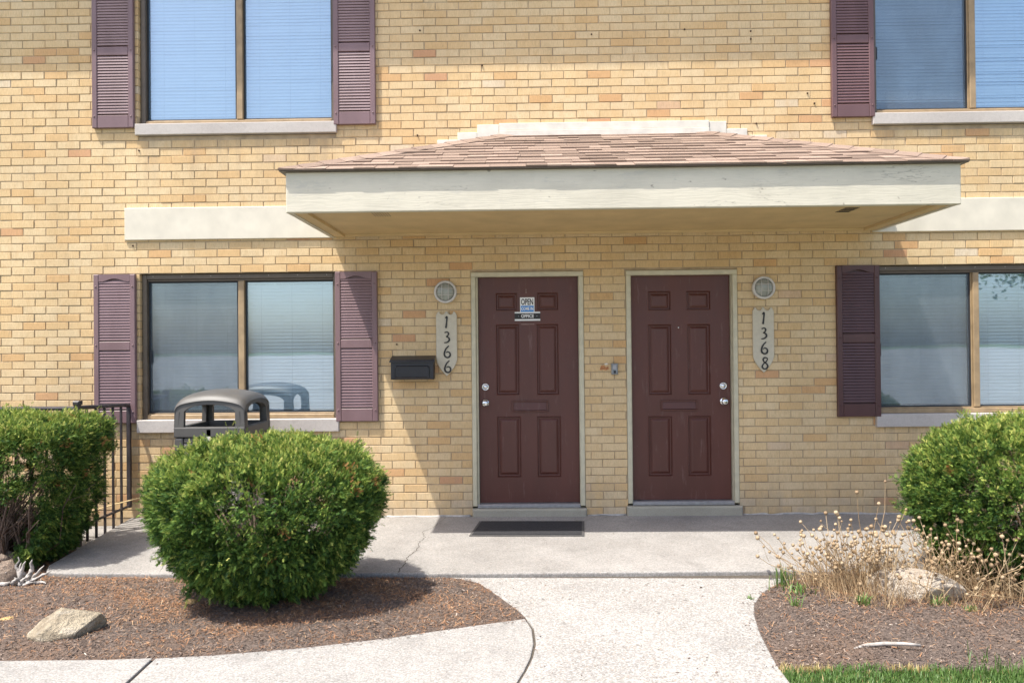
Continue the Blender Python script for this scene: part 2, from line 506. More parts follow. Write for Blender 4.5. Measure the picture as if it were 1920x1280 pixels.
M_CHIP = ramp_attr_mat('mulch_chips', [(0.0, (0.04, 0.029, 0.024)), (0.45, (0.12, 0.088, 0.071)), (0.75, (0.20, 0.15, 0.12)), (0.92, (0.34, 0.265, 0.21)), (1.0, (0.55, 0.49, 0.42))], 0.95)
M_LITTER = ramp_attr_mat('dry_needle_litter', [(0.0, (0.17, 0.08, 0.04)), (0.5, (0.34, 0.165, 0.075)), (0.8, (0.42, 0.26, 0.14)), (1.0, (0.58, 0.46, 0.31))], 0.9)
M_YEW = foliage_mat()
M_BARK = simple('shrub_bark', (0.13, 0.088, 0.065), 0.9, 0.35, 30.0, 0.5)
M_GRASS = ramp_attr_mat('lawn_blades', [(0.0, (0.055, 0.12, 0.025)), (0.5, (0.115, 0.21, 0.05)), (0.85, (0.20, 0.30, 0.085)), (0.95, (0.45, 0.36, 0.15)), (1.0, (0.55, 0.42, 0.2))], 0.5, 0.35)
M_STRAW = ramp_attr_mat('dried_stems', [(0.0, (0.24, 0.15, 0.075)), (0.5, (0.40, 0.275, 0.15)), (1.0, (0.58, 0.45, 0.28))], 0.85, 0.15)
M_POD = ramp_attr_mat('dried_seed_pods', [(0.0, (0.20, 0.13, 0.075)), (0.5, (0.33, 0.23, 0.13)), (1.0, (0.48, 0.37, 0.235))], 0.75, 0.12)
M_SAND = rock_mat('sandstone', (0.21, 0.165, 0.11), (0.40, 0.34, 0.245), (0.46, 0.42, 0.35))
M_ROCK2 = rock_mat('brown_rock', (0.16, 0.115, 0.085), (0.28, 0.21, 0.16), (0.33, 0.27, 0.21))
M_ROCK3 = rock_mat('pale_rock', (0.34, 0.28, 0.22), (0.50, 0.44, 0.36), (0.30, 0.24, 0.18))
M_YSTONE = rock_mat('yellow_stone', (0.48, 0.30, 0.12), (0.66, 0.46, 0.20), (0.70, 0.55, 0.3))
M_DRIFT = simple('weathered_grey_wood', (0.33, 0.305, 0.28), 0.9, 0.75, 30.0, 0.9, 70.0, obj=True)
M_STICK = simple('bleached_stick', (0.36, 0.325, 0.29), 0.85, 0.35, 30.0, 0.4)
M_CANE = simple('pale_cane', (0.62, 0.47, 0.24), 0.6, 0.1, 30.0, 0.1)
M_LAWN = simple('lawn_soil', (0.075, 0.105, 0.035), 0.95, 0.35, 3.0, 0.6, 60.0)
M_INT = simple('interior_paint', (0.20, 0.19, 0.18), 0.9, 0.05, 2.0, 0.0)
M_LEAF = ramp_attr_mat('tree_leaves', [(0.0, (0.02, 0.055, 0.012)), (0.6, (0.045, 0.10, 0.02)), (1.0, (0.09, 0.16, 0.035))], 0.6, 0.25)

# ------------------------------------------------------------------ building
bld = thing('brick_building', 'two storey tan brick building with maroon doors, shutters and shingled entrance canopy', 'building')
X0, X1, ZT = -6.3, 7.0, 5.95
WX = (-3.425, -1.655)      # window opening, west bay
EX = (3.085, 4.855)        # window opening, east bay
LZ = (0.87, 2.170)
UZ = (3.50, 4.80)
D1 = (-0.470, 0.526); D2 = (0.897, 1.876)
openings = [(WX[0], WX[1], LZ[0] - 0.115, LZ[1]), (WX[0], WX[1], UZ[0] - 0.105, UZ[1]),
            (EX[0], EX[1], LZ[0] - 0.115, LZ[1]), (EX[0], EX[1], UZ[0] - 0.105, UZ[1]),
            (D1[0], D1[1], -0.06, 2.152), (D2[0], D2[1], -0.06, 2.152)]
# wall body: mortar sheet with openings, reveals, returns, interior shell
wall = MB()
xs = sorted({X0, X1, *[o[0] for o in openings], *[o[1] for o in openings]})
zs = sorted({-0.12, ZT, *[o[2] for o in openings], *[o[3] for o in openings]})
YM = 0.0052
for i in range(len(xs) - 1):
    for j in range(len(zs) - 1):
        cx, cz = (xs[i] + xs[i + 1]) / 2, (zs[j] + zs[j + 1]) / 2
        if any(o[0] < cx < o[1] and o[2] < cz < o[3] for o in openings):
            continue
        wall.poly([(xs[i], YM, zs[j]), (xs[i + 1], YM, zs[j]), (xs[i + 1], YM, zs[j + 1]), (xs[i], YM, zs[j + 1])], [(0, 1, 2, 3)])
        wall.poly([(xs[i], 0.26, zs[j]), (xs[i + 1], 0.26, zs[j]), (xs[i + 1], 0.26, zs[j + 1]), (xs[i], 0.26, zs[j + 1])], [(3, 2, 1, 0)])
for (a, b, c, d) in openings:
    e = 0.004
    wall.poly([(a - e, YM, c - e), (b + e, YM, c - e), (b + e, YM, d + e), (a - e, YM, d + e), (a - e, 0.26, c - e), (b + e, 0.26, c - e), (b + e, 0.26, d + e), (a - e, 0.26, d + e)],
              [(0, 1, 5, 4), (1, 2, 6, 5), (2, 3, 7, 6), (3, 0, 4, 7)])
wall.box(X0, X0 + 0.26, YM, 9.0, -0.12, ZT)
wall.box(X1 - 0.26, X1, YM, 9.0, -0.12, ZT)
wall.box(X0, X1, 8.8, 9.0, -0.12, ZT)
wall_o = link('wall', wall.mesh('wall', M_MORTAR), bld)
inter = MB()
inter.box(X0 + 0.26, X1 - 0.26, 0.262, 8.8, 2.75, 2.95)
inter.box(X0 + 0.26, X1 - 0.26, 0.262, 8.8, -0.1, 0.0)
for x in (-1.2, 0.7, 2.5):
    inter.box(x, x + 0.1, 0.262, 8.8, 0.0, ZT)
inter.box(X0 + 0.26, X1 - 0.26, 3.6, 3.7, 0.0, ZT)
link('interior_wall', inter.mesh('interior_wall', M_INT), bld)

# bricks
CH, BL, JT = 0.0700, 0.2062, 0.0074
bricks = []
nrow = int((ZT + 0.02) / CH) + 1
for row in range(nrow):
    z0 = row * CH + JT * 0.5
    z1 = (row + 1) * CH - JT * 0.5
    zc = (z0 + z1) / 2
    if z1 > ZT:
        break
    cuts = sorted([(o[0], o[1], o) for o in openings if o[2] < zc < o[3]])
    segs = []
    cur = X0
    for a, b, _ in cuts:
        segs.append((cur, a)); cur = b
    segs.append((cur, X1))
    off = (0.5 * BL if row % 2 else 0.0) + 0.063 + random.uniform(-0.006, 0.006)
    for (sa, sb) in segs:
        k = math.floor((sa - off) / BL)
        while off + k * BL < sb:
            a = max(off + k * BL + JT * 0.5, sa + (0.001 if sa != X0 else 0)); b = min(off + (k + 1) * BL - JT * 0.5, sb - (0.001 if sb != X1 else 0))
            k += 1
            if b - a < 0.03:
                if b - a > 0.008 and bricks and abs(bricks[-1][1] - a) < 0.02 and bricks[-1][2] == z0:
                    bricks[-1][1] = b
                continue
            bricks.append([a, b, z0, z1])
        # widen a sliver gap at the far end
B = np.array(bricks)
nb = len(B)
jit = rng.normal(0, 0.0011, (nb, 2)); B[:, 0] += jit[:, 0]; B[:, 1] += jit[:, 0]
jz = np.clip(rng.normal(0, 0.0009, nb), -0.002, 0.002); B[:, 2] += jz; B[:, 3] += jz
yf = np.clip(rng.normal(0, 0.0012, nb), -0.0025, 0.0025)
tone = np.clip(rng.beta(1.25, 2.5, nb) + 0.0, 0, 0.93)
sp = rng.random(nb)
low = np.clip((1.3 - (B[:, 2] + 0.2)) / 1.5, 0, 1)
tone = np.where(sp > 0.972, rng.uniform(0.90, 0.955, nb), tone)
tone = np.where(sp < 0.014, rng.uniform(0.97, 1.0, nb), tone)
tone = np.where((B[:, 2] < 0.08) & (sp < 0.3), 0.985, tone)

def brick_vf(i):
    a, b, z0, z1 = B[i]
    y = yf[i]; c = 0.0022
    tl, tr = rng.normal(0, 0.0008, 2)
    p = [(a, 0.11, z0), (b, 0.11, z0), (b, 0.11, z1), (a, 0.11, z1),
         (a, y + c, z0), (b, y + c, z0), (b, y + c, z1), (a, y + c, z1),
         (a + c, y, z0 + c + tl), (b - c, y, z0 + c + tr), (b - c, y, z1 - c + tr), (a + c, y, z1 - c + tl)]
    return p
BF = [(4, 5, 1, 0)[::1], (5, 6, 2, 1), (6, 7, 3, 2), (7, 4, 0, 3), (8, 9, 5, 4), (9, 10, 6, 5), (10, 11, 7, 6), (11, 8, 4, 7), (11, 10, 9, 8)]
BF = [f[::-1] for f in BF]
cxz = np.stack([(B[:, 0] + B[:, 1]) / 2, (B[:, 2] + B[:, 3]) / 2], 1)
vis = (B[:, 1] - B[:, 0] > 0.09) & (cxz[:, 1] > 0.02) & (cxz[:, 1] < 2.40) & ((cxz[:, 0] > -1.25) & (cxz[:, 0] < 2.68))
order = np.argsort(np.hypot(cxz[:, 0], cxz[:, 1] - 1.489) + np.where(vis, 0, 100))
single = set(order[:300].tolist())
rest = MB()
for i in range(nb):
    if i in single:
        p = brick_vf(i)
        me = new_mesh('brick', p, BF, M_BRICK); fattr(me, 'rnd', [tone[i]] * len(BF))
        link('brick', me, wall_o)
    else:
        rest.poly(brick_vf(i), BF, tone[i])
link('brick_courses', rest.mesh('brick_courses', M_BRICK, attr=True), wall_o, kind='stuff')

# rusty nails left in the wall
M_RUST = simple('rusty_nail', (0.07, 0.04, 0.025), 0.9, 0.3, 40.0, 0.0)
nm = MB(); nm.lathe([(0.007, 0.004), (0.008, -0.006), (0.006, -0.012), (0.001, -0.013)], (0, 0, 0), 8)
nme = nm.mesh('nail', M_RUST)
for (x_, z_) in ((2.02, 4.245), (2.02, 4.175), (2.51, 3.69), (2.57, 3.60), (2.06, 3.43), (-0.93, 3.37), (-0.90, 4.30), (0.62, 4.24), (-3.42, 3.27), (-1.13, 1.52), (-3.48, 2.42), (1.44, 4.27), (-0.35, 3.98)):
    link('nail', nme, bld, (x_, 0.0, z_))
# roof with eaves
rf = MB()
rf.box(X0 - 0.4, X1 + 0.4, -0.50, 9.5, ZT, ZT + 0.04)
rf.box(X0 - 0.4, X1 + 0.4, -0.525, -0.50, ZT - 0.02, ZT + 0.2)
rf.poly([(X0 - 0.4, -0.52, ZT + 0.2), (X1 + 0.4, -0.52, ZT + 0.2), (X1 + 0.4, 4.5, ZT + 1.7), (X0 - 0.4, 4.5, ZT + 1.7), (X1 + 0.4, 9.5, ZT + 0.2), (X0 - 0.4, 9.5, ZT + 0.2)],
        [(0, 1, 2, 3), (3, 2, 4, 5), (0, 3, 5), (1, 4, 2)])
link('roof', rf.mesh('roof', M_CREAM), bld)

# ---------------- windows
def window(ox, oz, sill_h, screen, west, name='window'):
    a, b = ox; z0, z1 = oz
    a += 0.004; b -= 0.004
    fr = MB()
    w = 0.042
    fr.bbox(a, a + w, 0.035, 0.13, z0, z1 - 0.003, 0.004); fr.bbox(b - w, b, 0.035, 0.13, z0, z1 - 0.003, 0.004)
    fr.bbox(a + w + 0.0005, b - w - 0.0005, 0.036, 0.13, z1 - 0.048, z1 - 0.003, 0.004)
    fr.bbox(a + w, b - w, 0.052, 0.13, z1 - 0.066, z1 - 0.0485, 0.003)
    win = link(name, fr.mesh('window', M_BRONZE), bld)
    mid = (a + b) / 2 + 0.01
    rl = MB()
    rl.bbox(a + w + 0.001, b - w - 0.001, 0.034, 0.13, z0 + 0.002, z0 + 0.040, 0.004)
    rl.bbox(a + w + 0.001, b - w - 0.001, 0.055, 0.128, z0 + 0.0405, z0 + 0.052, 0.002)
    link('bottom_rail', rl.mesh('bottom_rail', M_TANFR), win)
    ml = MB()
    ml.bbox(mid - 0.026, mid + 0.026, 0.042, 0.125, z0 + 0.0525, z1 - 0.067, 0.004)
    ml.bbox(mid - 0.036, mid - 0.0265, 0.06, 0.125, z0 + 0.0525, z1 - 0.067, 0.003)
    link('mullion', ml.mesh('mullion', M_TANFR), win)
    zz0, zz1 = z0 + 0.053, z1 - 0.067
    for side, (pa, pb) in enumerate(((a + w + 0.001, mid - 0.037), (mid + 0.027, b - w - 0.001))):
        g = MB()
        t = 0.012
        g.box(pa, pa + t, 0.072, 0.105, zz0, zz1); g.box(pb - t, pb, 0.072, 0.105, zz0, zz1)
        g.box(pa + t, pb - t, 0.0725, 0.105, zz0, zz0 + t); g.box(pa + t, pb - t, 0.0725, 0.105, zz1 - t, zz1)
        link('sash', g.mesh('sash', M_GASKET), win)
        p = MB(); p.box(pa + t + 0.0005, pb - t - 0.0005, 0.086, 0.090, zz0 + t + 0.0005, zz1 - t - 0.0005)
        link('pane', p.mesh('pane', M_GLASS), win)
        if side == 0 and screen:
            s = MB(); s.poly([(pa + t + 0.001, 0.0775, zz0 + t), (pb - t - 0.001, 0.0775, zz0 + t), (pb - t - 0.001, 0.0775, zz1 - t), (pa + t + 0.001, 0.0775, zz1 - t)], [(0, 1, 2, 3)])
            link('insect_screen', s.mesh('insect_screen', M_SCREEN), win)
            c = MB(); c.box(pa + t, pa + t + 0.012, 0.066, 0.076, zz0 + 0.45, zz0 + 0.56)
            link('latch', c.mesh('latch', M_GASKET), win)
    nl = MB()
    for k in range(7):
        xx = a + 0.1 + k * (b - a - 0.2) / 6
        nl.lathe([(0.0045, 0.0), (0.004, -0.003), (0.001, -0.004)], (xx, 0.036, z1 - 0.022), 8)
    link('screw', nl.mesh('screw', M_STONE), win, kind='stuff')
    sl = MB()
    sl.bbox(a - 0.022, b + 0.015, -0.035, 0.06, z0 - sill_h, z0, 0.005)
    link('sill', sl.mesh('sill', M_STONE), win)
    return (a + w, mid - 0.037), (mid + 0.027, b - w), zz0, zz1

def blind(xr, z0, z1, label, ladder=3, bent=False, tilt=70, shift=0.0):
    a, b = xr
    root = thing('window_blind', label, 'blind', ((a + b) / 2, 0.150, z1), 'closed white window blinds')
    wd = (b - a) + 0.015
    pitch = 0.0305
    h = MB(); h.box(-wd / 2, wd / 2, -0.014, 0.014, -0.024, 0.0)
    link('head_rail', h.mesh('head_rail', M_BLIND), root)
    # slat: shallow arc across its width
    v = []; f = []
    n = 4; cw = 0.0355
    for i in range(n + 1):
        u = (i / n - 0.5)
        v += [(-wd / 2, u * cw, 0.0030 * (1 - 4 * u * u)), (wd / 2, u * cw, 0.0030 * (1 - 4 * u * u))]
    for i in range(n):
        f.append((2 * i, 2 * i + 1, 2 * i + 3, 2 * i + 2))
    me = new_mesh('slat', v, f, M_BLIND, True)
    cnt = int((z1 - z0 - 0.03 - shift) / pitch)
    for i in range(cnt):
        s = link('slat', me, root, (0, random.gauss(0, 0.0006), -0.03 - pitch * (i + 0.5)), (math.radians(tilt + random.gauss(0, 3.0)), random.gauss(0, 0.0011), 0))
        if bent and i > 16:
            q = (i * 7919) % 11
            if q in (0, 4, 7):
                s.rotation_euler = (math.radians(tilt - 14 - 5 * (q % 3)), random.uniform(-0.012, 0.012), 0)
            s.location.z += 0.004 * math.sin(i)
    br = MB(); zb = -0.03 - pitch * (cnt + 0.35)
    br.box(-wd / 2, wd / 2, -0.011, 0.011, zb - 0.012, zb)
    link('bottom_rail', br.mesh('bottom_rail', M_BLIND), root)
    c = MB()
    for k in range(ladder):
        x = -wd / 2 + wd * (0.16 + 0.68 * k / max(1, ladder - 1))
        c.tube([(x, -0.019, -0.02), (x, -0.019, zb)], 0.0011, 4)
    link('cord', c.mesh('cord', M_CORD), root)

l, r, za, zb = window(WX, LZ, 0.113, True, True)
blind(l, za, zb, 'white blind behind the insect screen of the ground floor window above the litter bin')
blind(r, za, zb, 'white blind behind the unscreened pane of the ground floor window above the litter bin')
l, r, za, zb = window(WX, UZ, 0.100, False, True)
blind(l, za, zb, 'blue-reflecting blind in the upper window over the litter bin, pane farther from the canopy')
blind(r, za, zb, 'blue-reflecting blind in the upper window over the litter bin, pane nearer the canopy')
l, r, za, zb = window(EX, LZ, 0.113, True, False)
blind(l, za, zb, 'white blind behind the insect screen of the ground floor window near plaque 1368')
blind(r, za, zb, 'white blind behind the unscreened pane of the ground floor window near plaque 1368')
l, r, za, zb = window(EX, UZ, 0.100, True, False)
blind(l, za, zb, 'white blind stopping short of the sill in the upper screened pane above plaque 1368', shift=0.10)
blind(r, za, zb, 'white blind with bent slats in the upper window above plaque 1368', bent=True)

# ---------------- shutters
SW, SH = 0.372, 1.318
def shutter_meshes():
    s = MB(); st = 0.047; yo = -0.036
    s.bbox(0, st, yo, -0.002, 0, SH, 0.005); s.bbox(SW - st, SW, yo, -0.002, 0, SH, 0.005)
    s.bbox(st + 0.0005, SW - st - 0.0005, yo + 0.003, -0.002, 0.0, 0.112, 0.004)
    s.bbox(st + 0.0005, SW - st - 0.0005, yo + 0.003, -0.002, 0.645, 0.722, 0.004)
    n = 14
    top = [(st + 0.0005, SH), (st + 0.0005, SH - 0.062)]
    for i in range(n + 1):
        u = i / n
        top.append((st + 0.03 + (SW - 2 * st - 0.06) * u, SH - 0.062 + 0.026 * math.sin(math.pi * u) ** 1.5))
    top += [(SW - st - 0.0005, SH - 0.062), (SW - st - 0.0005, SH)]
    s.prism(top[::-1], yo + 0.003, -0.002)
    s.box(st, SW - st, -0.006, -0.0025, 0.02, SH - 0.02)
    fr = recalc(s.mesh('shutter', M_SHUT))
    q = MB()
    w2 = SW / 2 - st
    q.poly([(-w2, -0.0245, -0.0085), (w2, -0.0245, -0.0085), (w2, -0.0215, -0.0115), (-w2, -0.0215, -0.0115), (-w2, -0.0195, 0.0105), (w2, -0.0195, 0.0105), (w2, -0.004, 0.0125), (-w2, -0.004, 0.0125)],
           [(0, 1, 5, 4), (0, 3, 2, 1), (3, 7, 6, 2), (4, 5, 6, 7)])
    sl = recalc(q.mesh('slat', M_SHUT))
    d = MB(); d.lathe([(0.008, 0), (0.0075, -0.003), (0.004, -0.006), (0.001, -0.0068)], (0, 0, 0), 8)
    return fr, sl, d.mesh('screw', M_SHUT, True)
SHF, SHS, SHD = shutter_meshes()
def recolour(me, mat):
    c = me.copy(); c.materials.clear(); c.materials.append(mat); return c
SHT = {0: (SHF, SHS, SHD)}
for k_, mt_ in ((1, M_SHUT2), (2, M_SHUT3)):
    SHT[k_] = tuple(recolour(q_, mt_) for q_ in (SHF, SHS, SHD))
def shutter(x, z, kind):
    SHF, SHS, SHD = SHT[kind]
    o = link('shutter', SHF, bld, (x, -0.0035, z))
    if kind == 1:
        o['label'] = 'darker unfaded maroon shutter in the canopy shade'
    for lo, hi in ((0.122, 0.640), (0.732, 1.262)):
        n = int(round((hi - lo) / 0.0256))
        for i in range(n):
            link('slat', SHS, o, (SW / 2, -0.006, lo + (i + 0.5) * (hi - lo) / n))
    for zz in (0.10, 0.69, 1.21):
        for xx in (0.022, SW - 0.022):
            link('screw', SHD, o, (xx, -0.036, zz))
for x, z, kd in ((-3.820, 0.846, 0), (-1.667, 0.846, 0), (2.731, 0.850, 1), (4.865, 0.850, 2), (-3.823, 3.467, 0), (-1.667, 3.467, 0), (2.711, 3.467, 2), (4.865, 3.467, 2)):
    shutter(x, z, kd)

# ---------------- doors
def door(ox, zb, slab_x, slot, panels, knob, bolt, peep, extra):
    a, b = ox
    zt = 2.150
    sx0, sx1 = slab_x
    Yd = 0.060
    # slab with panel cut-outs
    gx = sorted({sx0, sx1, *[p[0] for p in panels], *[p[1] for p in panels]})
    gz = sorted({zb, 2.107, *[p[2] for p in panels], *[p[3] for p in panels]})
    m = MB()
    for i in range(len(gx) - 1):
        for j in range(len(gz) - 1):
            cx, cz = (gx[i] + gx[i + 1]) / 2, (gz[j] + gz[j + 1]) / 2
            if any(p[0] < cx < p[1] and p[2] < cz < p[3] for p in panels):
                continue
            m.poly([(gx[i], Yd, gz[j]), (gx[i + 1], Yd, gz[j]), (gx[i + 1], Yd, gz[j + 1]), (gx[i], Yd, gz[j + 1])], [(0, 1, 2, 3)])
    m.box(sx0, sx1, Yd + 0.02, Yd + 0.045, zb, 2.107)
    d = link('door', m.mesh('door', M_DOOR), bld)
    prof = [(0.0, 0.0), (0.006, -0.004), (0.012, 0.012), (0.022, 0.013), (0.040, 0.002), (0.046, 0.0008)]
    for (pa, pb, pc, pd) in panels:
        q = MB()
        for (ins, dy) in prof:
            i2 = min(ins, (pd - pc) * 0.35)
            q.v += [(pa + i2, Yd + dy, pc + i2), (pb - i2, Yd + dy, pc + i2), (pb - i2, Yd + dy, pd - i2), (pa + i2, Yd + dy, pd - i2)]
        for k in range(len(prof) - 1):
            for e in range(4):
                q.f.append((k * 4 + e, k * 4 + (e + 1) % 4, (k + 1) * 4 + (e + 1) % 4, (k + 1) * 4 + e)); q.a.append(0)
        q.f.append(tuple((len(prof) - 1) * 4 + e for e in range(4))); q.a.append(0)
        link('panel', q.mesh('panel', M_DOOR), d)
    # casing: outer band and stop
    c = MB()
    w = 0.043
    c.bbox(a + 0.002, a + w, -0.010, 0.10, zb - 0.02, zt - w, 0.005); c.bbox(b - w, b - 0.002, -0.010, 0.10, zb - 0.02, zt - w, 0.005)
    c.bbox(a + 0.002, b - 0.002, -0.0105, 0.10, zt - w + 0.0005, zt - 0.001, 0.005)
    c.bbox(a + w + 0.0005, sx0 - 0.003, 0.012, 0.10, zb - 0.02, zt - w, 0.004); c.bbox(sx1 + 0.003, b - w - 0.0005, 0.012, 0.10, zb - 0.02, zt - w, 0.004)
    link('door_frame', c.mesh('door_frame', M_CASING), d)
    th = MB(); th.bbox(a + w, b - w, -0.004, 0.11, zb - 0.038, zb - 0.004, 0.006)
    link('threshold', th.mesh('threshold', M_ALU), d)
    s0, s1, s2, s3 = slot
    ms = MB()
    ms.bbox(s0, s1, Yd - 0.013, Yd - 0.0005, s2, s2 + 0.013, 0.002); ms.bbox(s0, s1, Yd - 0.013, Yd - 0.0005, s3 - 0.013, s3, 0.002)
    ms.bbox(s0, s0 + 0.016, Yd - 0.0128, Yd - 0.0005, s2 + 0.0132, s3 - 0.0132, 0.002); ms.bbox(s1 - 0.016, s1, Yd - 0.0128, Yd - 0.0005, s2 + 0.0132, s3 - 0.0132, 0.002)
    zm = (s2 + s3) / 2
    ms.poly([(s0 + 0.017, Yd - 0.002, s3 - 0.014), (s1 - 0.017, Yd - 0.002, s3 - 0.014), (s1 - 0.017, Yd - 0.011, s2 + 0.018), (s0 + 0.017, Yd - 0.011, s2 + 0.018), (s1 - 0.017, Yd - 0.001, s2 + 0.014), (s0 + 0.017, Yd - 0.001, s2 + 0.014)],
            [(3, 2, 1, 0), (5, 4, 2, 3)])
    link('mail_slot', recalc(ms.mesh('mail_slot', M_DOOR)), d)
    kb = MB()
    kb.lathe([(0.033, 0.0), (0.034, -0.005), (0.030, -0.009), (0.014, -0.012), (0.012, -0.030), (0.020, -0.036), (0.027, -0.046), (0.028, -0.056), (0.022, -0.064), (0.012, -0.067), (0.001, -0.068)], (knob[0], Yd - 0.0005, knob[1]), 28)
    link('knob', kb.mesh('knob', M_CHROME, True), d)
    db = MB()
    db.lathe([(0.034, 0.0), (0.034, -0.008), (0.029, -0.014), (0.024, -0.014), (0.022, -0.010), (0.020, -0.010), (0.018, -0.015), (0.001, -0.0155)], (bolt[0], Yd - 0.0005, bolt[1]), 28)
    link('deadbolt', db.mesh('deadbolt', M_CHROME, True), d)
    if peep:
        pp = MB(); pp.lathe([(0.007, 0.0), (0.007, -0.004), (0.001, -0.005)], (peep[0], Yd - 0.0005, peep[1]), 12)
        link('peephole', pp.mesh('peephole', M_CHROME, True), d)
    for (ea, eb, ec, ed) in extra:
        e = MB(); e.box(ea, eb, Yd - 0.0012, Yd - 0.0004, ec, ed)
        link('tape_residue', e.mesh('tape_residue', M_TAPE), d)
    return d
panels1 = [(-0.254, -0.062, 1.808, 1.967), (0.114, 0.304, 1.808, 1.967), (-0.254, -0.046, 1.058, 1.688), (0.106, 0.304, 1.058, 1.688), (-0.252, -0.036, 0.328, 0.870), (0.104, 0.318, 0.328, 0.870)]
panels2 = [(1.100, 1.305, 1.796, 1.968), (1.440, 1.655, 1.796, 1.968), (1.098, 1.306, 1.047, 1.674), (1.442, 1.650, 1.047, 1.674), (1.090, 1.307, 0.328, 0.863), (1.440, 1.648, 0.328, 0.863)]
door(D1, 0.104, (-0.407, 0.480), (-0.116, 0.206, 0.906, 1.008), panels1, (-0.352, 0.990), (-0.351, 1.133), None,
     [(-0.03, 0.090, 1.684, 1.691), (0.014, 0.024, 1.965, 2.000)])
door(D2, 0.120, (0.945, 1.822), (1.206, 1.531, 0.907, 1.001), panels2, (1.760, 0.987), (1.758, 1.124), (1.369, 1.644), [])
for (a, b, z) in ((-0.470, 0.534, 0.066), (0.886, 1.894, 0.080)):
    s = MB(); s.bbox(a, b, -0.045, 0.10, -0.06, z, 0.012)
    link('door_step', s.mesh('door_step', M_STEP), bld)

# ---------------- trim boards
tb = MB(); tb.bbox(-3.547, -1.66, -0.022, 0.0035, 2.469, 2.754, 0.004)
link('trim_board', tb.mesh('trim_board', M_TRIM), bld)
tb = MB(); tb.bbox(3.06, 5.2, -0.022, 0.0035, 2.460, 2.748, 0.004)
link('trim_board', tb.mesh('trim_board', M_TRIM), bld)

# ---------------- canopy
CX0, CX1, CY, CZ0, CZ1 = -1.704, 3.103, -1.266, 2.466, 2.757
cb = MB()
cb.bbox(CX0, CX1, CY, CY + 0.04, CZ0, CZ1, 0.006)
cb.box(CX0 + 0.001, CX0 + 0.04, CY + 0.0405, -0.003, CZ0 + 0.002, CZ1 - 0.002)
cb.box(CX1 - 0.04, CX1 - 0.001, CY + 0.0405, -0.003, CZ0 + 0.002, CZ1 - 0.002)
can = link('canopy', cb.mesh('canopy', M_CREAM), bld)
sf = MB()
sf.box(CX0 + 0.0405, CX1 - 0.0405, CY + 0.041, -0.003, CZ0 + 0.030, CZ0 + 0.045)
link('soffit', sf.mesh('soffit', M_SOFFIT), can)
st = MB()
for (a, b) in ((CX0 + 0.041, CX0 + 0.125), (CX1 - 0.125, CX1 - 0.041)):
    st.box(a, b, CY + 0.0415, -0.0035, CZ0 + 0.008, CZ0 + 0.0295)
st.box(CX0 + 0.126, CX1 - 0.126, -0.030, -0.0035, CZ0 + 0.010, CZ0 + 0.0295)
link('soffit_trim', st.mesh('soffit_trim', M_SOFFIT), can)
vn = MB()
for k in range(9):
    for j in range(3):
        vn.box(2.395 + 0.012 * k, 2.403 + 0.012 * k, -1.02 + 0.07 * j, -0.965 + 0.07 * j, CZ0 + 0.0285, CZ0 + 0.0298)
link('soffit_vent', vn.mesh('soffit_vent', M_NUM), can)
vn = MB()
for k in range(7):
    vn.box(-1.13 + 0.019 * k, -1.125 + 0.019 * k, -1.11, -0.90, CZ0 + 0.0288, CZ0 + 0.0298)
link('soffit_vent', vn.mesh('soffit_vent', M_BRONZE), can)
# roof deck
EX0, EX1, EY, EZ = -1.742, 3.141, -1.300, 2.762
RXa, RXb, RZ = -0.135, 1.575, 3.355
dk = MB()
dk.poly([(EX0, EY, EZ), (EX1, EY, EZ), (RXb, -0.004, RZ), (RXa, -0.004, RZ), (EX0, -0.004, EZ), (EX1, -0.004, EZ)], [(0, 1, 2, 3), (0, 3, 4), (1, 5, 2)])
dk.box(EX0, EX1, EY, -0.004, EZ - 0.006, EZ - 0.001)
link('roof_deck', dk.mesh('roof_deck', M_BRONZE), can)

def shingles(origin, ux, uy, length_fn, L, first_thick):
    """origin: eave start; ux along eave, uy up slope (unit); length_fn(t)->(s0,s1)"""
    n = Vector(ux).cross(Vector(uy)).normalized()
    if n.z < 0:
        n = -n
    O, U, V = Vector(origin), Vector(ux), Vector(uy)
    e = L / 12.0
    for i in range(12):
        t0 = i * e - (0.006 if i == 0 else 0.0)
        t1 = min((i + 1) * e + 0.03, L)
        s0, s1 = length_fn(t0)
        q0, q1 = length_fn(t1)
        s = s0
        off = random.uniform(0.04, 0.2)
        first = True
        while s < s1 - 0.001:
            w = off if first else random.choice((0.13, 0.15, 0.17, 0.2, 0.23, 0.26))
            first = False
            e1 = s + w
            if s1 - e1 < 0.09:
                e1 = s1
            a, b = s, e1
            a2, b2 = max(a, q0), min(b, q1)
            s = e1
            th = random.choice((0.005, 0.0105, 0.012)) + random.uniform(-0.001, 0.001)
            if b2 - a2 < 0.02:
                b2 = a2 = min(max((a + b) / 2, q0), q1)
                b2 += 0.004
            dr = random.uniform(-0.006, 0.004) if i else random.uniform(-0.0015, 0.0015)
            g = 0.0012
            def P(ss, tt, h):
                return O + U * ss + V * tt + n * h
            pts = [P(a + g, t0 + dr, 0.003), P(b - g, t0 + dr, 0.003), P(b2 - g, t1, 0.001), P(a2 + g, t1, 0.001),
                   P(a + g, t0 + dr, 0.004 + th), P(b - g, t0 + dr, 0.004 + th), P(b2 - g, t1, 0.003), P(a2 + g, t1, 0.003)]
            fs = [(0, 1, 5, 4), (1, 2, 6, 5), (3, 0, 4, 7), (4, 5, 6, 7)]
            me = new_mesh('shingle', pts, fs, M_SHINGLE)
            fattr(me, 'rnd', [random.random() * 0.85 + (0.15 if th > 0.008 else 0)] * 4)
            link('shingle', me, can)
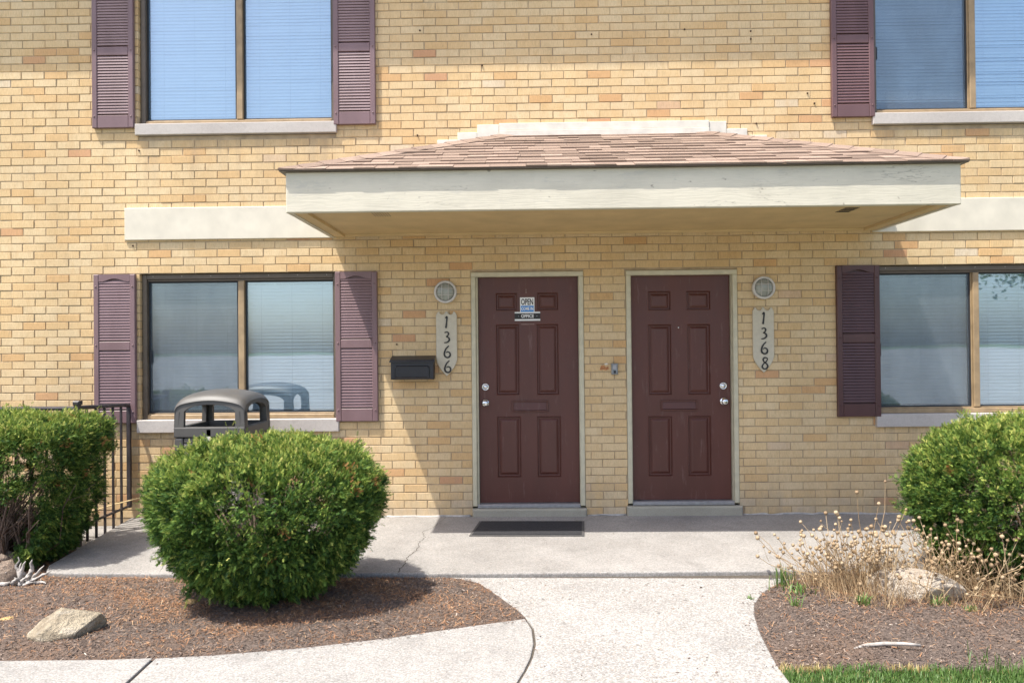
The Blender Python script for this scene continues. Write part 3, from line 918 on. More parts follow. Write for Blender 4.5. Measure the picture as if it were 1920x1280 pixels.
# front slope
vf = Vector((0, -EY - 0.004, RZ - EZ)); Lf = vf.length; vfu = vf / Lf
shingles((EX0, EY, EZ), (1, 0, 0), vfu, lambda t: ((RXa - EX0) * max(t, 0) / Lf, (EX1 - EX0) - (EX1 - RXb) * max(t, 0) / Lf), Lf, True)
# side slopes
vl = Vector((RXa - EX0, 0, RZ - EZ)); Ll = vl.length
shingles((EX0, EY, EZ), (0, 1, 0), vl / Ll, lambda t: (-EY * max(t, 0) / Ll, -EY - 0.004), Ll, True)
vr = Vector((RXb - EX1, 0, RZ - EZ)); Lr = vr.length
shingles((EX1, EY, EZ), (0, 1, 0), vr / Lr, lambda t: (-EY * max(t, 0) / Lr, -EY - 0.004), Lr, True)
# hip caps
for (cx, rx, sgn) in ((EX0, RXa, 1), (EX1, RXb, -1)):
    A = Vector((cx, EY, EZ)); Bv = Vector((rx, -0.004, RZ))
    d = (Bv - A); LL = d.length; d /= LL
    side_f = Vector((1.0 * sgn, 0, 0)); side_s = Vector((0, 1, 0))
    n = 13
    for i in range(n):
        t0, t1 = i * LL / n - (0.02 if i else 0.004), min((i + 1) * LL / n + 0.05, LL)
        up = Vector((0, 0, 1))
        w = 0.115
        pf = (side_f - d * side_f.dot(d)).normalized(); ps = (side_s - d * side_s.dot(d)).normalized()
        # keep wings on their slopes
        def pt(t, k, h):
            base = A + d * t + up * (0.016 + h)
            if k == 0:
                return base
            return base + (pf if k < 0 else ps) * w - up * (0.006 + h * 0.3)
        jl = random.uniform(-0.006, 0.006)
        h0 = 0.008 + random.uniform(-0.002, 0.003); h1 = 0.001
        pts = [pt(t0, -1, h0), pt(t0, 0, h0), pt(t0, 1, h0), pt(t1, -1, h1), pt(t1, 0, h1), pt(t1, 1, h1)]
        for p in pts:
            p.x = min(max(p.x, EX0 - 0.004), EX1 + 0.004); p.y = min(max(p.y, EY - 0.004), -0.004); p.z = max(p.z, EZ + 0.010)
        pts += [p - up * 0.009 for p in pts]
        fs = [(0, 1, 4, 3), (1, 2, 5, 4), (0, 6, 7, 1), (1, 7, 8, 2), (0, 3, 9, 6), (2, 8, 11, 5), (6, 9, 10, 7), (7, 10, 11, 8)]
        me = recalc(new_mesh('hip_cap', pts, fs, M_SHINGLE)); fattr(me, 'rnd', [random.uniform(0.3, 0.9)] * 8)
        link('hip_cap', me, can)
# flashing
for (a, b, z0, z1, y) in ((-0.203, 1.640, 3.395, 3.458, -0.030), (-0.203, 1.640, 3.335, 3.390, -0.044), (-0.398, -0.206, 3.26, 3.450, -0.020), (-0.573, -0.400, 3.20, 3.383, -0.018), (-0.754, -0.575, 3.13, 3.322, -0.016),
                          (1.643, 1.794, 3.26, 3.450, -0.020), (1.796, 1.976, 3.20, 3.384, -0.018), (1.978, 2.148, 3.13, 3.325, -0.016)):
    f = MB(); f.bbox(a, b, y, 0.0035, z0, z1, 0.003)
    link('flashing', f.mesh('flashing', M_FLASH), can)

# ------------------------------------------------------------------ things on the wall
def wall_lamp(x, z, label):
    o = thing('wall_lamp', label, 'lamp', (x, -0.004, z), 'round caged wall lamps')
    b = MB(); b.lathe([(0.094, 0), (0.094, -0.03), (0.080, -0.034)], (0, 0, 0), 32)
    link('base', b.mesh('base', M_LAMPRING, False), o)
    r = MB(); r.lathe([(0.098, -0.028), (0.101, -0.042), (0.097, -0.054), (0.088, -0.058), (0.080, -0.054), (0.078, -0.044), (0.078, -0.036)], (0, 0, 0), 36)
    r.f.pop(); r.a.pop()
    link('ring', r.mesh('ring', M_LAMPRING, True), o)
    g = MB(); g.lathe([(0.079, -0.036), (0.074, -0.050), (0.060, -0.062), (0.040, -0.070), (0.018, -0.074), (0.002, -0.0745)], (0, 0, 0), 32)
    link('glass', g.mesh('glass', M_LAMPGLASS, True), o)
    for k in (-1, 1):
        for ax in (0, 1):
            pts = []
            for i in range(9):
                u = -0.074 + 0.148 * i / 8
                dpt = -0.052 - 0.028 * math.sqrt(max(0, 1 - (u / 0.08) ** 2 - 0.12))
                pts.append((0.028 * k, dpt, u) if ax == 0 else (u, dpt - 0.002, 0.028 * k))
            w = MB(); w.tube(pts, 0.0026, 6)
            link('guard_wire', w.mesh('guard_wire', M_LAMPRING, True), o)
wall_lamp(-0.690, 1.976, 'round caged wall lamp above the mailbox side plaque, next to the OFFICE door')
wall_lamp(2.094, 1.982, 'round caged wall lamp by the maroon door without any sign')

def stroke(m, pts, widths, y0, y1):
    """calligraphic ribbon through pts (x,z)"""
    P = [Vector((p[0], p[1])) for p in pts]
    # Catmull-Rom resample
    R = []; W = []
    n = len(P)
    for i in range(n - 1):
        p0, p1, p2, p3 = P[max(i - 1, 0)], P[i], P[i + 1], P[min(i + 2, n - 1)]
        for k in range(6):
            t = k / 6
            R.append(0.5 * ((2 * p1) + (p2 - p0) * t + (2 * p0 - 5 * p1 + 4 * p2 - p3) * t * t + (3 * p1 - p0 - 3 * p2 + p3) * t ** 3))
            W.append(widths[i] * (1 - t) + widths[i + 1] * t)
    R.append(P[-1]); W.append(widths[-1])
    b = len(m.v)
    for i, p in enumerate(R):
        t = (R[min(i + 1, len(R) - 1)] - R[max(i - 1, 0)]).normalized()
        q = Vector((-t.y, t.x)) * W[i]
        m.v += [(p.x + q.x, y0, p.y + q.y), (p.x - q.x, y0, p.y - q.y), (p.x + q.x, y1, p.y + q.y), (p.x - q.x, y1, p.y - q.y)]
    for i in range(len(R) - 1):
        c = b + 4 * i; d = c + 4
        m.f += [(c, d, d + 1, c + 1), (c, c + 2, d + 2, d), (c + 1, d + 1, d + 3, c + 3)]; m.a += [0, 0, 0]
    e = b + 4 * (len(R) - 1)
    m.f += [(b, b + 1, b + 3, b + 2), (e, e + 2, e + 3, e + 1)]; m.a += [0, 0]
DIG = {'1': [([(-0.010, 0.036), (0.006, 0.048), (0.003, 0.0), (-0.004, -0.050)], [0.003, 0.0075, 0.006, 0.0085])],
       '3': [([(-0.019, 0.040), (0.003, 0.047), (0.016, 0.033), (0.008, 0.012), (-0.004, 0.006), (0.018, -0.006), (0.022, -0.026), (0.004, -0.044), (-0.024, -0.048)], [0.0055, 0.005, 0.007, 0.005, 0.004, 0.0065, 0.0078, 0.006, 0.0045])],
       '6': [([(0.016, 0.056), (-0.010, 0.030), (-0.025, -0.008), (-0.020, -0.036), (0.004, -0.048), (0.024, -0.034), (0.024, -0.010), (0.006, 0.003), (-0.012, -0.006)], [0.0045, 0.006, 0.0075, 0.0075, 0.0065, 0.0075, 0.0065, 0.005, 0.003])],
       '8': [([(0.020, 0.046), (0.000, 0.050), (-0.016, 0.036), (-0.008, 0.014), (0.012, -0.002), (0.024, -0.024), (0.012, -0.046), (-0.010, -0.048), (-0.024, -0.030), (-0.012, -0.004), (0.010, 0.014), (0.022, 0.036), (0.016, 0.048)],
              [0.004, 0.006, 0.0065, 0.0055, 0.0055, 0.007, 0.006, 0.006, 0.007, 0.005, 0.0045, 0.0045, 0.0035])]}
def plaque(x, z, text, label):
    o = thing('house_number_plaque', label, 'plaque', (x, 0, z), 'house number plaques')
    w = 0.092; zt = 0.285; zb = -0.285
    pts = []
    def arc(cx, cz, r, a0, a1, n):
        return [(cx + r * math.cos(math.radians(a0 + (a1 - a0) * i / n)), cz + r * math.sin(math.radians(a0 + (a1 - a0) * i / n))) for i in range(n + 1)]
    pts += [(-w, zt - 0.032), (-w * 0.80, zt)]
    pts += arc(-0.035, zt, 0.026, 180, 360, 7)
    pts += arc(0.035, zt, 0.026, 180, 360, 7)
    pts += [(w * 0.80, zt), (w, zt - 0.032), (w, zb + 0.155)]
    for i in range(1, 7):
        u = i / 6
        pts.append((w * (1 - u ** 1.7), zb + 0.155 - 0.155 * u))
    for i in range(5, 0, -1):
        u = i / 6
        pts.append((-w * (1 - u ** 1.7), zb + 0.155 - 0.155 * u))
    pts.append((-w, zb + 0.155))
    m = MB(); m.prism(pts, -0.024, -0.003)
    bevel(link('board', recalc(m.mesh('board', M_PLAQUE)), o), 0.003, 1)
    for i, ch in enumerate(text):
        d = MB()
        for (pp, ww) in DIG[ch]:
            stroke(d, pp, ww, -0.005, 0.0)
        link('numeral', recalc(d.mesh('numeral', M_NUM)), o, (0.003 + 0.003 * i - 0.004, -0.0245, 0.190 - 0.131 * i))
plaque(-0.686, 1.519, '1366', 'cream shield-shaped plaque with numerals ending in two sixes, beside the mailbox')
plaque(2.094, 1.525, '1368', 'cream shield-shaped plaque with numerals ending in eight, between door and shutter')

mb = thing('mailbox', 'black metal wall mailbox with hinged lid beside plaque 1366', 'mailbox', (-0.980, -0.004, 1.212))
m = MB(); m.bbox(-0.188, 0.188, -0.105, 0.0, 0.0, 0.165, 0.006)
m.poly([(-0.188, -0.105, 0.165), (0.188, -0.105, 0.165), (0.188, 0, 0.165), (-0.188, 0, 0.165), (-0.188, 0, 0.198), (0.188, 0, 0.198)], [(0, 1, 5, 4), (0, 4, 3), (1, 2, 5)])
bevel(link('box', recalc(m.mesh('box', M_BLACK)), mb), 0.003)
m = MB()
m.poly([(-0.197, -0.122, 0.150), (0.197, -0.122, 0.150), (0.197, -0.122, 0.157), (-0.197, -0.122, 0.157), (-0.192, -0.114, 0.172), (0.192, -0.114, 0.172), (0.192, 0.0, 0.206), (-0.192, 0.0, 0.206), (-0.197, -0.108, 0.150), (0.197, -0.108, 0.150), (0.192, 0.0, 0.199), (-0.192, 0.0, 0.199)],
       [(0, 1, 2, 3), (3, 2, 5, 4), (4, 5, 6, 7), (0, 8, 9, 1), (8, 11, 10, 9), (0, 3, 4, 7, 11, 8), (1, 9, 10, 6, 5, 2)])
link('lid', recalc(m.mesh('lid', M_BLACK)), mb)
m = MB()
ring = [(-0.155, 0.020), (-0.140, 0.012), (0.140, 0.012), (0.155, 0.020), (0.155, 0.105), (0.140, 0.122), (-0.140, 0.122), (-0.155, 0.105)]
ri = [(x * 0.93, 0.067 + (z - 0.067) * 0.78) for x, z in ring]
rm = [(x * 0.965, 0.067 + (z - 0.067) * 0.89) for x, z in ring]
k = len(ring)
m.v += [(x, -0.1052, z) for x, z in ring] + [(x, -0.111, z) for x, z in rm] + [(x, -0.1056, z) for x, z in ri]
for i in range(k):
    j = (i + 1) % k
    m.f += [(i, j, k + j, k + i), (k + i, k + j, 2 * k + j, 2 * k + i)]; m.a += [0, 0]
m.f.append(tuple(2 * k + i for i in range(k))); m.a.append(0)
link('embossed_panel', recalc(m.mesh('embossed_panel', M_BLACK)), mb)

sp_ = MB(); sp_.prism([(0.660, 1.275), (0.672, 1.312), (0.700, 1.318), (0.715, 1.300), (0.738, 1.309), (0.742, 1.283), (0.715, 1.272), (0.690, 1.280)], -0.0035, 0.002)
link('spalled_patch', recalc(sp_.mesh('spalled_patch', simple('exposed_brick_core', (0.42, 0.19, 0.08), 0.95, 0.3, 50.0, 0.5))), bld)
sp_ = MB(); sp_.prism([(0.700, 1.330), (0.725, 1.338), (0.735, 1.325), (0.712, 1.320)], -0.0035, 0.002)
link('plaster_smear', recalc(sp_.mesh('plaster_smear', M_FLASH)), bld)
kx = thing('key_box', 'small grey key lock box on the brick pier between the doors', 'lock box', (0.790, -0.004, 1.236))
m = MB(); m.bbox(-0.028, 0.028, -0.028, 0, 0, 0.098, 0.008)
link('case', m.mesh('case', simple('grey_key_box', (0.22, 0.24, 0.25), 0.4, 0.2, 60.0, 0.05)), kx)
m = MB(); m.bbox(-0.016, 0.016, -0.033, -0.0285, 0.045, 0.086, 0.002)
link('cover', m.mesh('cover', M_ALU), kx)
m = MB(); m.bbox(-0.010, 0.010, -0.034, -0.0285, 0.012, 0.034, 0.002)
link('dial', m.mesh('dial', M_BLACK), kx)

# ---------------- printed signs on the door
def text_mesh(txt, size, sx, mat, bold=0.0):
    c = bpy.data.curves.new('lettering', 'FONT')
    c.body = txt; c.size = size; c.align_x = 'CENTER'; c.align_y = 'CENTER'
    c.extrude = 0.0004; c.offset = bold; c.resolution_u = 3
    o = bpy.data.objects.new('tmp', c); COL.objects.link(o)
    dg = bpy.context.evaluated_depsgraph_get()
    me = bpy.data.meshes.new_from_object(o.evaluated_get(dg))
    bpy.data.objects.remove(o); bpy.data.curves.remove(c)
    n = len(me.vertices)
    co = np.empty(n * 3, dtype=np.float32); me.vertices.foreach_get('co', co); co = co.reshape(-1, 3)
    out = np.stack([co[:, 0] * sx, -co[:, 2], co[:, 1]], 1)
    me.vertices.foreach_set('co', out.ravel()); me.update()
    me.materials.clear(); me.materials.append(mat); me.name = 'lettering'
    return me
YS = 0.0585
sg = thing('open_sign', 'small white and blue OPEN COME IN sign on the door of 1366', 'sign', (0.0285, YS, 1.860))
m = MB(); m.box(-0.0640, 0.0640, -0.003, 0.0, -0.062, 0.066)
link('plate', m.mesh('plate', M_WHITE), sg)
m = MB(); m.box(-0.0575, 0.0575, -0.0042, -0.0032, -0.0620, -0.008)
link('blue_band', m.mesh('blue_band', M_BLUE), sg)
link('lettering', text_mesh('OPEN', 0.076, 0.56, M_NUM, 0.0016), sg, (0, -0.0042, 0.024))
link('lettering', text_mesh('COME IN', 0.040, 0.66, M_WHITE, 0.0012), sg, (0, -0.0052, -0.036))
og = thing('office_sign', 'black OFFICE nameplate with white stripes below the OPEN sign', 'sign', (0.0295, YS, 1.758))
m = MB(); m.box(-0.1135, 0.1135, -0.005, 0.0, -0.0395, 0.0395)
link('plate', m.mesh('plate', M_WHITE), og)
m = MB(); m.box(-0.1140, 0.1140, -0.0064, -0.0052, -0.0245, 0.0270)
link('black_band', m.mesh('black_band', M_NUM), og)
link('lettering', text_mesh('OFFICE', 0.041, 0.86, M_WHITE, 0.0010), og, (0, -0.0074, 0.001))
for x in (-0.080, 0.084):
    m = MB(); m.lathe([(0.004, 0.0), (0.0035, -0.002), (0.001, -0.0025)], (x, -0.0066, 0.001), 8)
    link('screw', m.mesh('screw', M_ALU), og)

# ------------------------------------------------------------------ ground
def sheet_bumpy(name, outline, z, mat, amp, res, kind='structure', parent=None, mound=None):
    """grid sheet clipped to an outline, gently uneven"""
    xs_ = [p[0] for p in outline]; ys_ = [p[1] for p in outline]
    ax, bx_, ay, by = min(xs_), max(xs_), min(ys_), max(ys_)
    import bmesh
    bm = bmesh.new()
    vs_ = [bm.verts.new((p[0], p[1], 0)) for p in outline]
    bm.faces.new(vs_)
    for i in range(1, int((bx_ - ax) / res) + 1):
        g = bm.verts[:] + bm.edges[:] + bm.faces[:]
        bmesh.ops.bisect_plane(bm, geom=g, plane_co=(ax + i * res, 0, 0), plane_no=(1, 0, 0))
    for i in range(1, int((by - ay) / res) + 1):
        g = bm.verts[:] + bm.edges[:] + bm.faces[:]
        bmesh.ops.bisect_plane(bm, geom=g, plane_co=(0, ay + i * res, 0), plane_no=(0, 1, 0))
    for v in bm.verts:
        v.co.z = z(v.co.x, v.co.y) if callable(z) else z
    bmesh.ops.recalc_face_normals(bm, faces=bm.faces)
    if sum(f.normal.z for f in bm.faces) < 0:
        bmesh.ops.reverse_faces(bm, faces=bm.faces)
    me = bpy.data.meshes.new(name); bm.to_mesh(me); bm.free()
    for p in me.polygons:
        p.use_smooth = True
    me.materials.append(mat)
    return link(name, me, parent, kind=kind)

m = MB(); m.poly([(-400, -400, -0.20), (400, -400, -0.20), (400, 400, -0.20), (-400, 400, -0.20)], [(0, 1, 2, 3)])
link('ground', m.mesh('ground', M_LAWN), kind='structure')
m = MB(); m.slab([(-160, -200), (160, -200), (160, -9.2), (-160, -9.2)], -0.19, -0.15)
link('parking_lot', m.mesh('parking_lot', M_WALK2), kind='structure')
# patio slab
pat = [(-3.515, 0.012), (-3.515, -0.05), (-3.330, -1.44), (-3.255, -1.585), (-3.11, -1.615), (-2.3, -1.648), (-0.41, -1.668), (1.73, -1.640), (6.9, -1.60), (6.9, 0.012)]
m = MB(); m.slab(pat, -0.22, 0.0)
pt_o = bevel(link('patio', recalc(m.mesh('patio', M_PATIO)), kind='structure'), 0.012, 3)
# hairline crack
ck = [(-0.70, -0.05), (-0.715, -0.15), (-0.768, -0.40), (-0.842, -0.56), (-0.815, -0.66), (-0.80, -0.81), (-0.822, -0.93), (-0.805, -1.09), (-0.845, -1.26), (-0.838, -1.40), (-0.852, -1.64)]
pts = []
for i in range(len(ck) - 1):
    for k in range(6):
        t = k / 6
        pts.append((ck[i][0] * (1 - t) + ck[i + 1][0] * t + random.gauss(0, 0.006), ck[i][1] * (1 - t) + ck[i + 1][1] * t))
pts.append(ck[-1])
m = MB()
for i in range(len(pts) - 1):
    wa = 0.0032 * (0.6 + 0.5 * math.sin(i * 1.7) ** 2) * (0.4 + 0.9 * i / len(pts)); wb = 0.0032 * (0.6 + 0.5 * math.sin((i + 1) * 1.7) ** 2) * (0.4 + 0.9 * (i + 1) / len(pts))
    m.poly([(pts[i][0] - wa, pts[i][1], 0.0015), (pts[i + 1][0] - wb, pts[i + 1][1], 0.0015), (pts[i + 1][0] + wb, pts[i + 1][1], 0.0015), (pts[i][0] + wa, pts[i][1], 0.0015)], [(3, 2, 1, 0)])
link('crack', m.mesh('crack', M_JOINT), pt_o)
# uneven caulk bead along the wall foot
m = MB()
for (xa, xb) in ((-3.4, -0.49), (0.54, 0.88), (1.90, 6.8)):
    n = int((xb - xa) / 0.06)
    P_ = [(xa + (xb - xa) * i / n, -0.012 + random.gauss(0, 0.004), random.uniform(-0.004, 0.009)) for i in range(n + 1)]
    m.tube(P_, [random.uniform(0.006, 0.015) for _ in P_], 6)
link('caulk_bead', m.mesh('caulk_bead', M_CAULK, True), pt_o)

# exposed aggregate walk, and the narrower walk beside it
WZ = -0.025
arcL = [(-0.500, -1.672), (-0.405, -1.715), (-0.300, -1.800), (-0.154, -2.078), (-0.056, -2.280), (-0.008, -2.407)]
jnt = [(-0.008, -2.407), (0.030, -2.567), (0.038, -2.769), (0.021, -2.933), (-0.011, -3.084), (-0.069, -3.304), (-0.197, -3.649), (-0.443, -4.141), (-0.787, -4.632)]
arcR = [(1.869, -1.730), (1.751, -1.760), (1.574, -1.848), (1.439, -2.001), (1.328, -2.203), (1.267, -2.405), (1.224, -2.637), (1.198, -2.846), (1.178, -3.039), (1.171, -3.354), (1.230, -4.042), (1.377, -5.026), (1.574, -8.961)]
def ins(pts, d):
    return [(p[0] + d, p[1]) for p in pts]
walk_poly = arcL + ins(jnt[1:], 0.006) + [(-0.9, -5.4), (-0.9, -9.0)] + arcR[::-1]
m = MB(); m.slab(walk_poly, -0.18, WZ)
wk = bevel(link('walkway', recalc(m.mesh('walkway', M_WALK)), kind='structure'), 0.006, 2)
side_top = [(-0.012, -2.414), (-0.315, -2.524), (-0.750, -2.692), (-1.161, -2.813), (-1.563, -2.896), (-1.835, -2.929)]
s1 = side_top + [(-1.820, -3.25), (-1.80, -4.6), (-0.82, -4.6)] + ins(jnt[1:-1], -0.006)[::-1]
m = MB(); m.slab(s1, -0.18, WZ - 0.003)
bevel(link('side_walk', recalc(m.mesh('side_walk', M_WALK2)), kind='structure'), 0.006, 2)
s2 = [(-1.849, -2.931), (-2.068, -2.949), (-2.592, -2.958), (-4.0, -2.96), (-7.0, -2.91), (-7.0, -4.6), (-1.815, -4.6), (-1.836, -3.25)]
m = MB(); m.slab(s2, -0.18, WZ - 0.001)
bevel(link('side_walk', recalc(m.mesh('side_walk', M_WALK2)), kind='structure'), 0.006, 2)
m = MB()   # dirt packed in the joints
m.slab([(-0.03, -2.40), (0.0, -2.40)] + ins(jnt[1:], 0.02) + ins(jnt[1:], -0.02)[::-1], -0.17, WZ - 0.012)
m.slab([(-1.87, -2.86), (-1.81, -2.86), (-1.78, -4.6), (-1.84, -4.6)], -0.17, WZ - 0.014)
m.slab([(-0.55, -1.60), (2.1, -1.60), (2.1, -1.70), (-0.55, -1.70)], -0.17, WZ - 0.006)
link('joint_fill', recalc(m.mesh('joint_fill', M_JOINT)), wk)
m = MB(); m.slab([(-7, -0.05), (-3.53, -0.05), (-3.53, 0.0), (-7, 0.0)], -0.2, -0.07)
m.slab([(-7.0, 0.0), (-3.53, 0.0), (-3.53, -0.95), (-7.0, -0.95)], -0.2, -0.075)
link('side_path', recalc(m.mesh('side_path', M_PATIO)), kind='structure')

# mulch beds
def edge_field(outline, x0, x1, y0, y1, st=0.04):
    Q = np.array(outline + outline[:1], dtype=float)
    seg = np.concatenate([np.linspace(Q[i], Q[i + 1], max(2, int(np.hypot(*(Q[i + 1] - Q[i])) / 0.03))) for i in range(len(Q) - 1)])
    gx = np.arange(x0, x1 + st, st); gy = np.arange(y0, y1 + st, st)
    D = np.empty((len(gx), len(gy)))
    for k, x in enumerate(gx):
        D[k] = np.sqrt(((x - seg[:, 0]) ** 2)[None, :] + (gy[:, None] - seg[None, :, 1]) ** 2).min(axis=1)
    def f(x, y):
        u = min(max((x - x0) / st, 0), len(gx) - 1.001); v = min(max((y - y0) / st, 0), len(gy) - 1.001)
        a, b = int(u), int(v); u -= a; v -= b
        return (D[a, b] * (1 - u) + D[a + 1, b] * u) * (1 - v) + (D[a, b + 1] * (1 - u) + D[a + 1, b + 1] * u) * v
    return f
def h_left(x, y):
    e = 0.045 * math.sin(1.3 * x + 0.6) * math.cos(1.7 * y) + 0.02 * math.sin(5 * x + 2 * y) + 0.008 * math.sin(17 * x) * math.sin(13 * y + x)
    d = min(1.0, max(0.0, FL(x, y) - 0.035) / 0.16)
    return -0.0305 + d * (0.020 + e * 0.4) + 0.003 * d * math.sin(41 * x + 23 * y)
def h_right(x, y):
    d = min(1.0, max(0.0, FR(x, y) - 0.03) / 0.20)
    return -0.0305 + d * (0.03 + 0.025 * math.sin(2.1 * x) * math.cos(2.3 * y) + 0.01 * math.sin(13 * x + 7 * y)) + 0.003 * d * math.sin(37 * x + 29 * y)
bedL = [(-7.0, -0.93), (-3.395, -0.93), (-3.325, -1.42), (-3.24, -1.57), (-3.11, -1.60), (-2.3, -1.635), (-0.47, -1.650), (-0.375, -1.690), (-0.275, -1.790), (-0.125, -2.070), (-0.020, -2.285), (0.02, -2.43),
        (-0.31, -2.555), (-0.745, -2.722), (-1.155, -2.842), (-1.56, -2.925), (-2.068, -2.978), (-2.59, -2.988), (-4.0, -2.99), (-7.0, -2.94)]
bedL = bedL[::-1]
FL = edge_field(bedL, -4.6, 0.2, -3.05, -0.9)
sheet_bumpy('mulch_bed', bedL, h_left, M_MULCH, 0, 0.07)
bedR = [(2.02, -1.63), (1.85, -1.65), (1.73, -1.70), (1.55, -1.80), (1.415, -1.985), (1.30, -2.185), (1.24, -2.395), (1.197, -2.628), (1.170, -2.84), (1.15, -3.12), (6.9, -3.14), (6.9, -1.58)]
FR = edge_field(bedR, 1.1, 4.6, -3.2, -1.5)
sheet_bumpy('mulch_bed', bedR, h_right, M_MULCH, 0, 0.07)
lawnR = [(1.170, -3.055), (1.28, -3.07), (1.63, -3.055), (2.0, -3.10), (2.6, -3.08), (6.9, -3.06), (6.9, -6.5), (1.55, -6.5), (1.36, -4.8), (1.2, -3.9)]
m = MB(); m.slab(lawnR, -0.18, -0.030)
link('lawn', recalc(m.mesh('lawn', M_LAWN)), kind='structure')

def inpoly(P, poly):
    x, y = P[:, 0], P[:, 1]
    c = np.zeros(len(P), bool)
    n = len(poly)
    for i in range(n):
        x1, y1 = poly[i]; x2, y2 = poly[(i + 1) % n]
        cond = ((y1 > y) != (y2 > y)) & (x < (x2 - x1) * (y - y1) / (y2 - y1 + 1e-12) + x1)
        c ^= cond
    return c

PAVED = [walk_poly, s1, s2, pat]
def scatter_quads(name, poly, hfun, n, mat, lmin, lmax, wr, box=None, weight=None, lift=0.004, tilt=0.35, tone_fn=None):
    ax, bx_ = (box[0], box[1]) if box else (min(p[0] for p in poly), max(p[0] for p in poly))
    ay, by = (box[2], box[3]) if box else (min(p[1] for p in poly), max(p[1] for p in poly))
    P = np.stack([rng.uniform(ax, bx_, n), rng.uniform(ay, by, n)], 1)
    P = P[inpoly(P, poly)]
    for sl_ in PAVED:
        if poly is not sl_ and poly not in PAVED:
            P = P[~inpoly(P, sl_)]
    if weight is not None:
        P = P[rng.random(len(P)) < weight(P)]
    k = len(P)
    z = np.array([hfun(x, y) for x, y in P]) + rng.uniform(0.0, lift, k) + 0.001
    an = rng.uniform(0, 2 * np.pi, k); L = rng.uniform(lmin, lmax, k) * rng.uniform(0.5, 1, k); W = L * rng.uniform(wr * 0.6, wr * 1.4, k)
    ti = rng.normal(0, tilt, k); ti2 = rng.normal(0, tilt, k)
    d = np.stack([np.cos(an) * np.cos(ti), np.sin(an) * np.cos(ti), np.sin(ti)], 1)
    s = np.stack([-np.sin(an) * np.cos(ti2), np.cos(an) * np.cos(ti2), np.sin(ti2)], 1)
    c = np.stack([P[:, 0], P[:, 1], z + 0.3 * np.abs(np.sin(ti)) * L], 1)
    v = np.stack([c - d * L[:, None] / 2 - s * W[:, None] / 2, c + d * L[:, None] / 2 - s * W[:, None] * 0.3, c + d * L[:, None] / 2 + s * W[:, None] * 0.35, c - d * L[:, None] / 2 + s * W[:, None] / 2], 1).reshape(-1, 3)
    f = np.arange(4 * k).reshape(-1, 4)
    me = new_mesh(name, v, f, mat)
    fattr(me, 'rnd', tone_fn(k) if tone_fn else rng.beta(1.6, 2.2, k))
    return me
me = scatter_quads('mulch_chips', bedL, h_left, 70000, M_CHIP, 0.007, 0.026, 0.26, (-4.4, 0.05, -2.97, -0.95))
link('mulch_chips', me, label='dark shredded bark mulch around the rounded yew and boulder', cat='mulch', kind='stuff')
me = scatter_quads('mulch_chips', bedR, h_right, 40000, M_CHIP, 0.007, 0.026, 0.26, (1.15, 4.2, -3.1, -1.6))
link('mulch_chips', me, label='dark shredded bark mulch beside the lawn and dried seed heads', cat='mulch', kind='stuff')
def wL(P):
    d = np.hypot((P[:, 0] + 1.5) / 1.0, (P[:, 1] + 2.05) / 0.55)
    d2 = np.hypot((P[:, 0] + 3.5) / 0.9, (P[:, 1] + 1.2) / 0.5)
    return np.clip(1.1 * np.exp(-d * d * 0.8) * (0.55 + 0.45 * np.sin(P[:, 0] * 7.0 + 3 * np.sin(P[:, 1] * 6))) + np.exp(-d2 * d2) * 0.8 + 0.09, 0, 1)
me = scatter_quads('needle_litter', bedL, h_left, 150000, M_LITTER, 0.014, 0.034, 0.11, (-4.4, 0.05, -2.97, -0.95), wL, 0.010, 0.3)
link('needle_litter', me, label='rusty brown fallen needles under the rounded yew', cat='needles', kind='stuff')
def wR(P):
    d = np.hypot((P[:, 0] - 2.7) / 0.9, (P[:, 1] + 1.95) / 0.40)
    return np.clip(np.exp(-d * d) + 0.07, 0, 1)
me = scatter_quads('needle_litter', bedR, h_right, 50000, M_LITTER, 0.015, 0.04, 0.09, (1.15, 4.2, -3.05, -1.6), wR, 0.012, 0.35)
link('needle_litter', me, label='orange brown needles and straw under the dried seed heads', cat='needles', kind='stuff')
# small bits of leaf on the paving
pav = [(-0.3, -1.75), (1.4, -1.75), (1.2, -3.4), (0.0, -3.4)]
me = scatter_quads('leaf_bits', walk_poly, lambda x, y: WZ, 170, M_CHIP, 0.008, 0.026, 0.5, (-0.45, 1.9, -3.6, -1.7), None, 0.001, 0.08)
link('leaf_bits', me, label='tiny brown leaf bits strewn over the pale walkway', cat='leaf litter', kind='stuff')
me = scatter_quads('leaf_bits', pat, lambda x, y: 0.0, 120, M_CHIP, 0.006, 0.020, 0.5, (-3.2, 4.0, -1.6, -0.05), None, 0.001, 0.08)
link('leaf_bits', me, label='tiny dark leaf bits strewn over the concrete patio', cat='leaf litter', kind='stuff')

def edge_w(pts, s0):
    Q = np.array(pts)
    seg = np.concatenate([np.linspace(Q[i], Q[i + 1], 12) for i in range(len(Q) - 1)])
    def w(P):
        d = np.min(np.hypot(P[:, None, 0] - seg[None, :, 0], P[:, None, 1] - seg[None, :, 1]), axis=1)
        return np.exp(-(d / s0) ** 2)
    return w
me = scatter_quads('spilled_mulch', walk_poly, lambda x, y: WZ, 9000, M_CHIP, 0.006, 0.022, 0.3, (-0.6, 2.0, -3.4, -1.66), edge_w(arcL, 0.035), 0.002, 0.1)
link('spilled_mulch', me, label='mulch crumbs spilled on the walkway beside the rounded yew bed', cat='mulch', kind='stuff')
me = scatter_quads('spilled_mulch', walk_poly, lambda x, y: WZ, 9000, M_CHIP, 0.006, 0.022, 0.3, (-0.6, 2.0, -3.4, -1.66), edge_w(arcR[:9], 0.045), 0.002, 0.1)
link('spilled_mulch', me, label='mulch crumbs spilled on the walkway beside the dried plants', cat='mulch', kind='stuff')
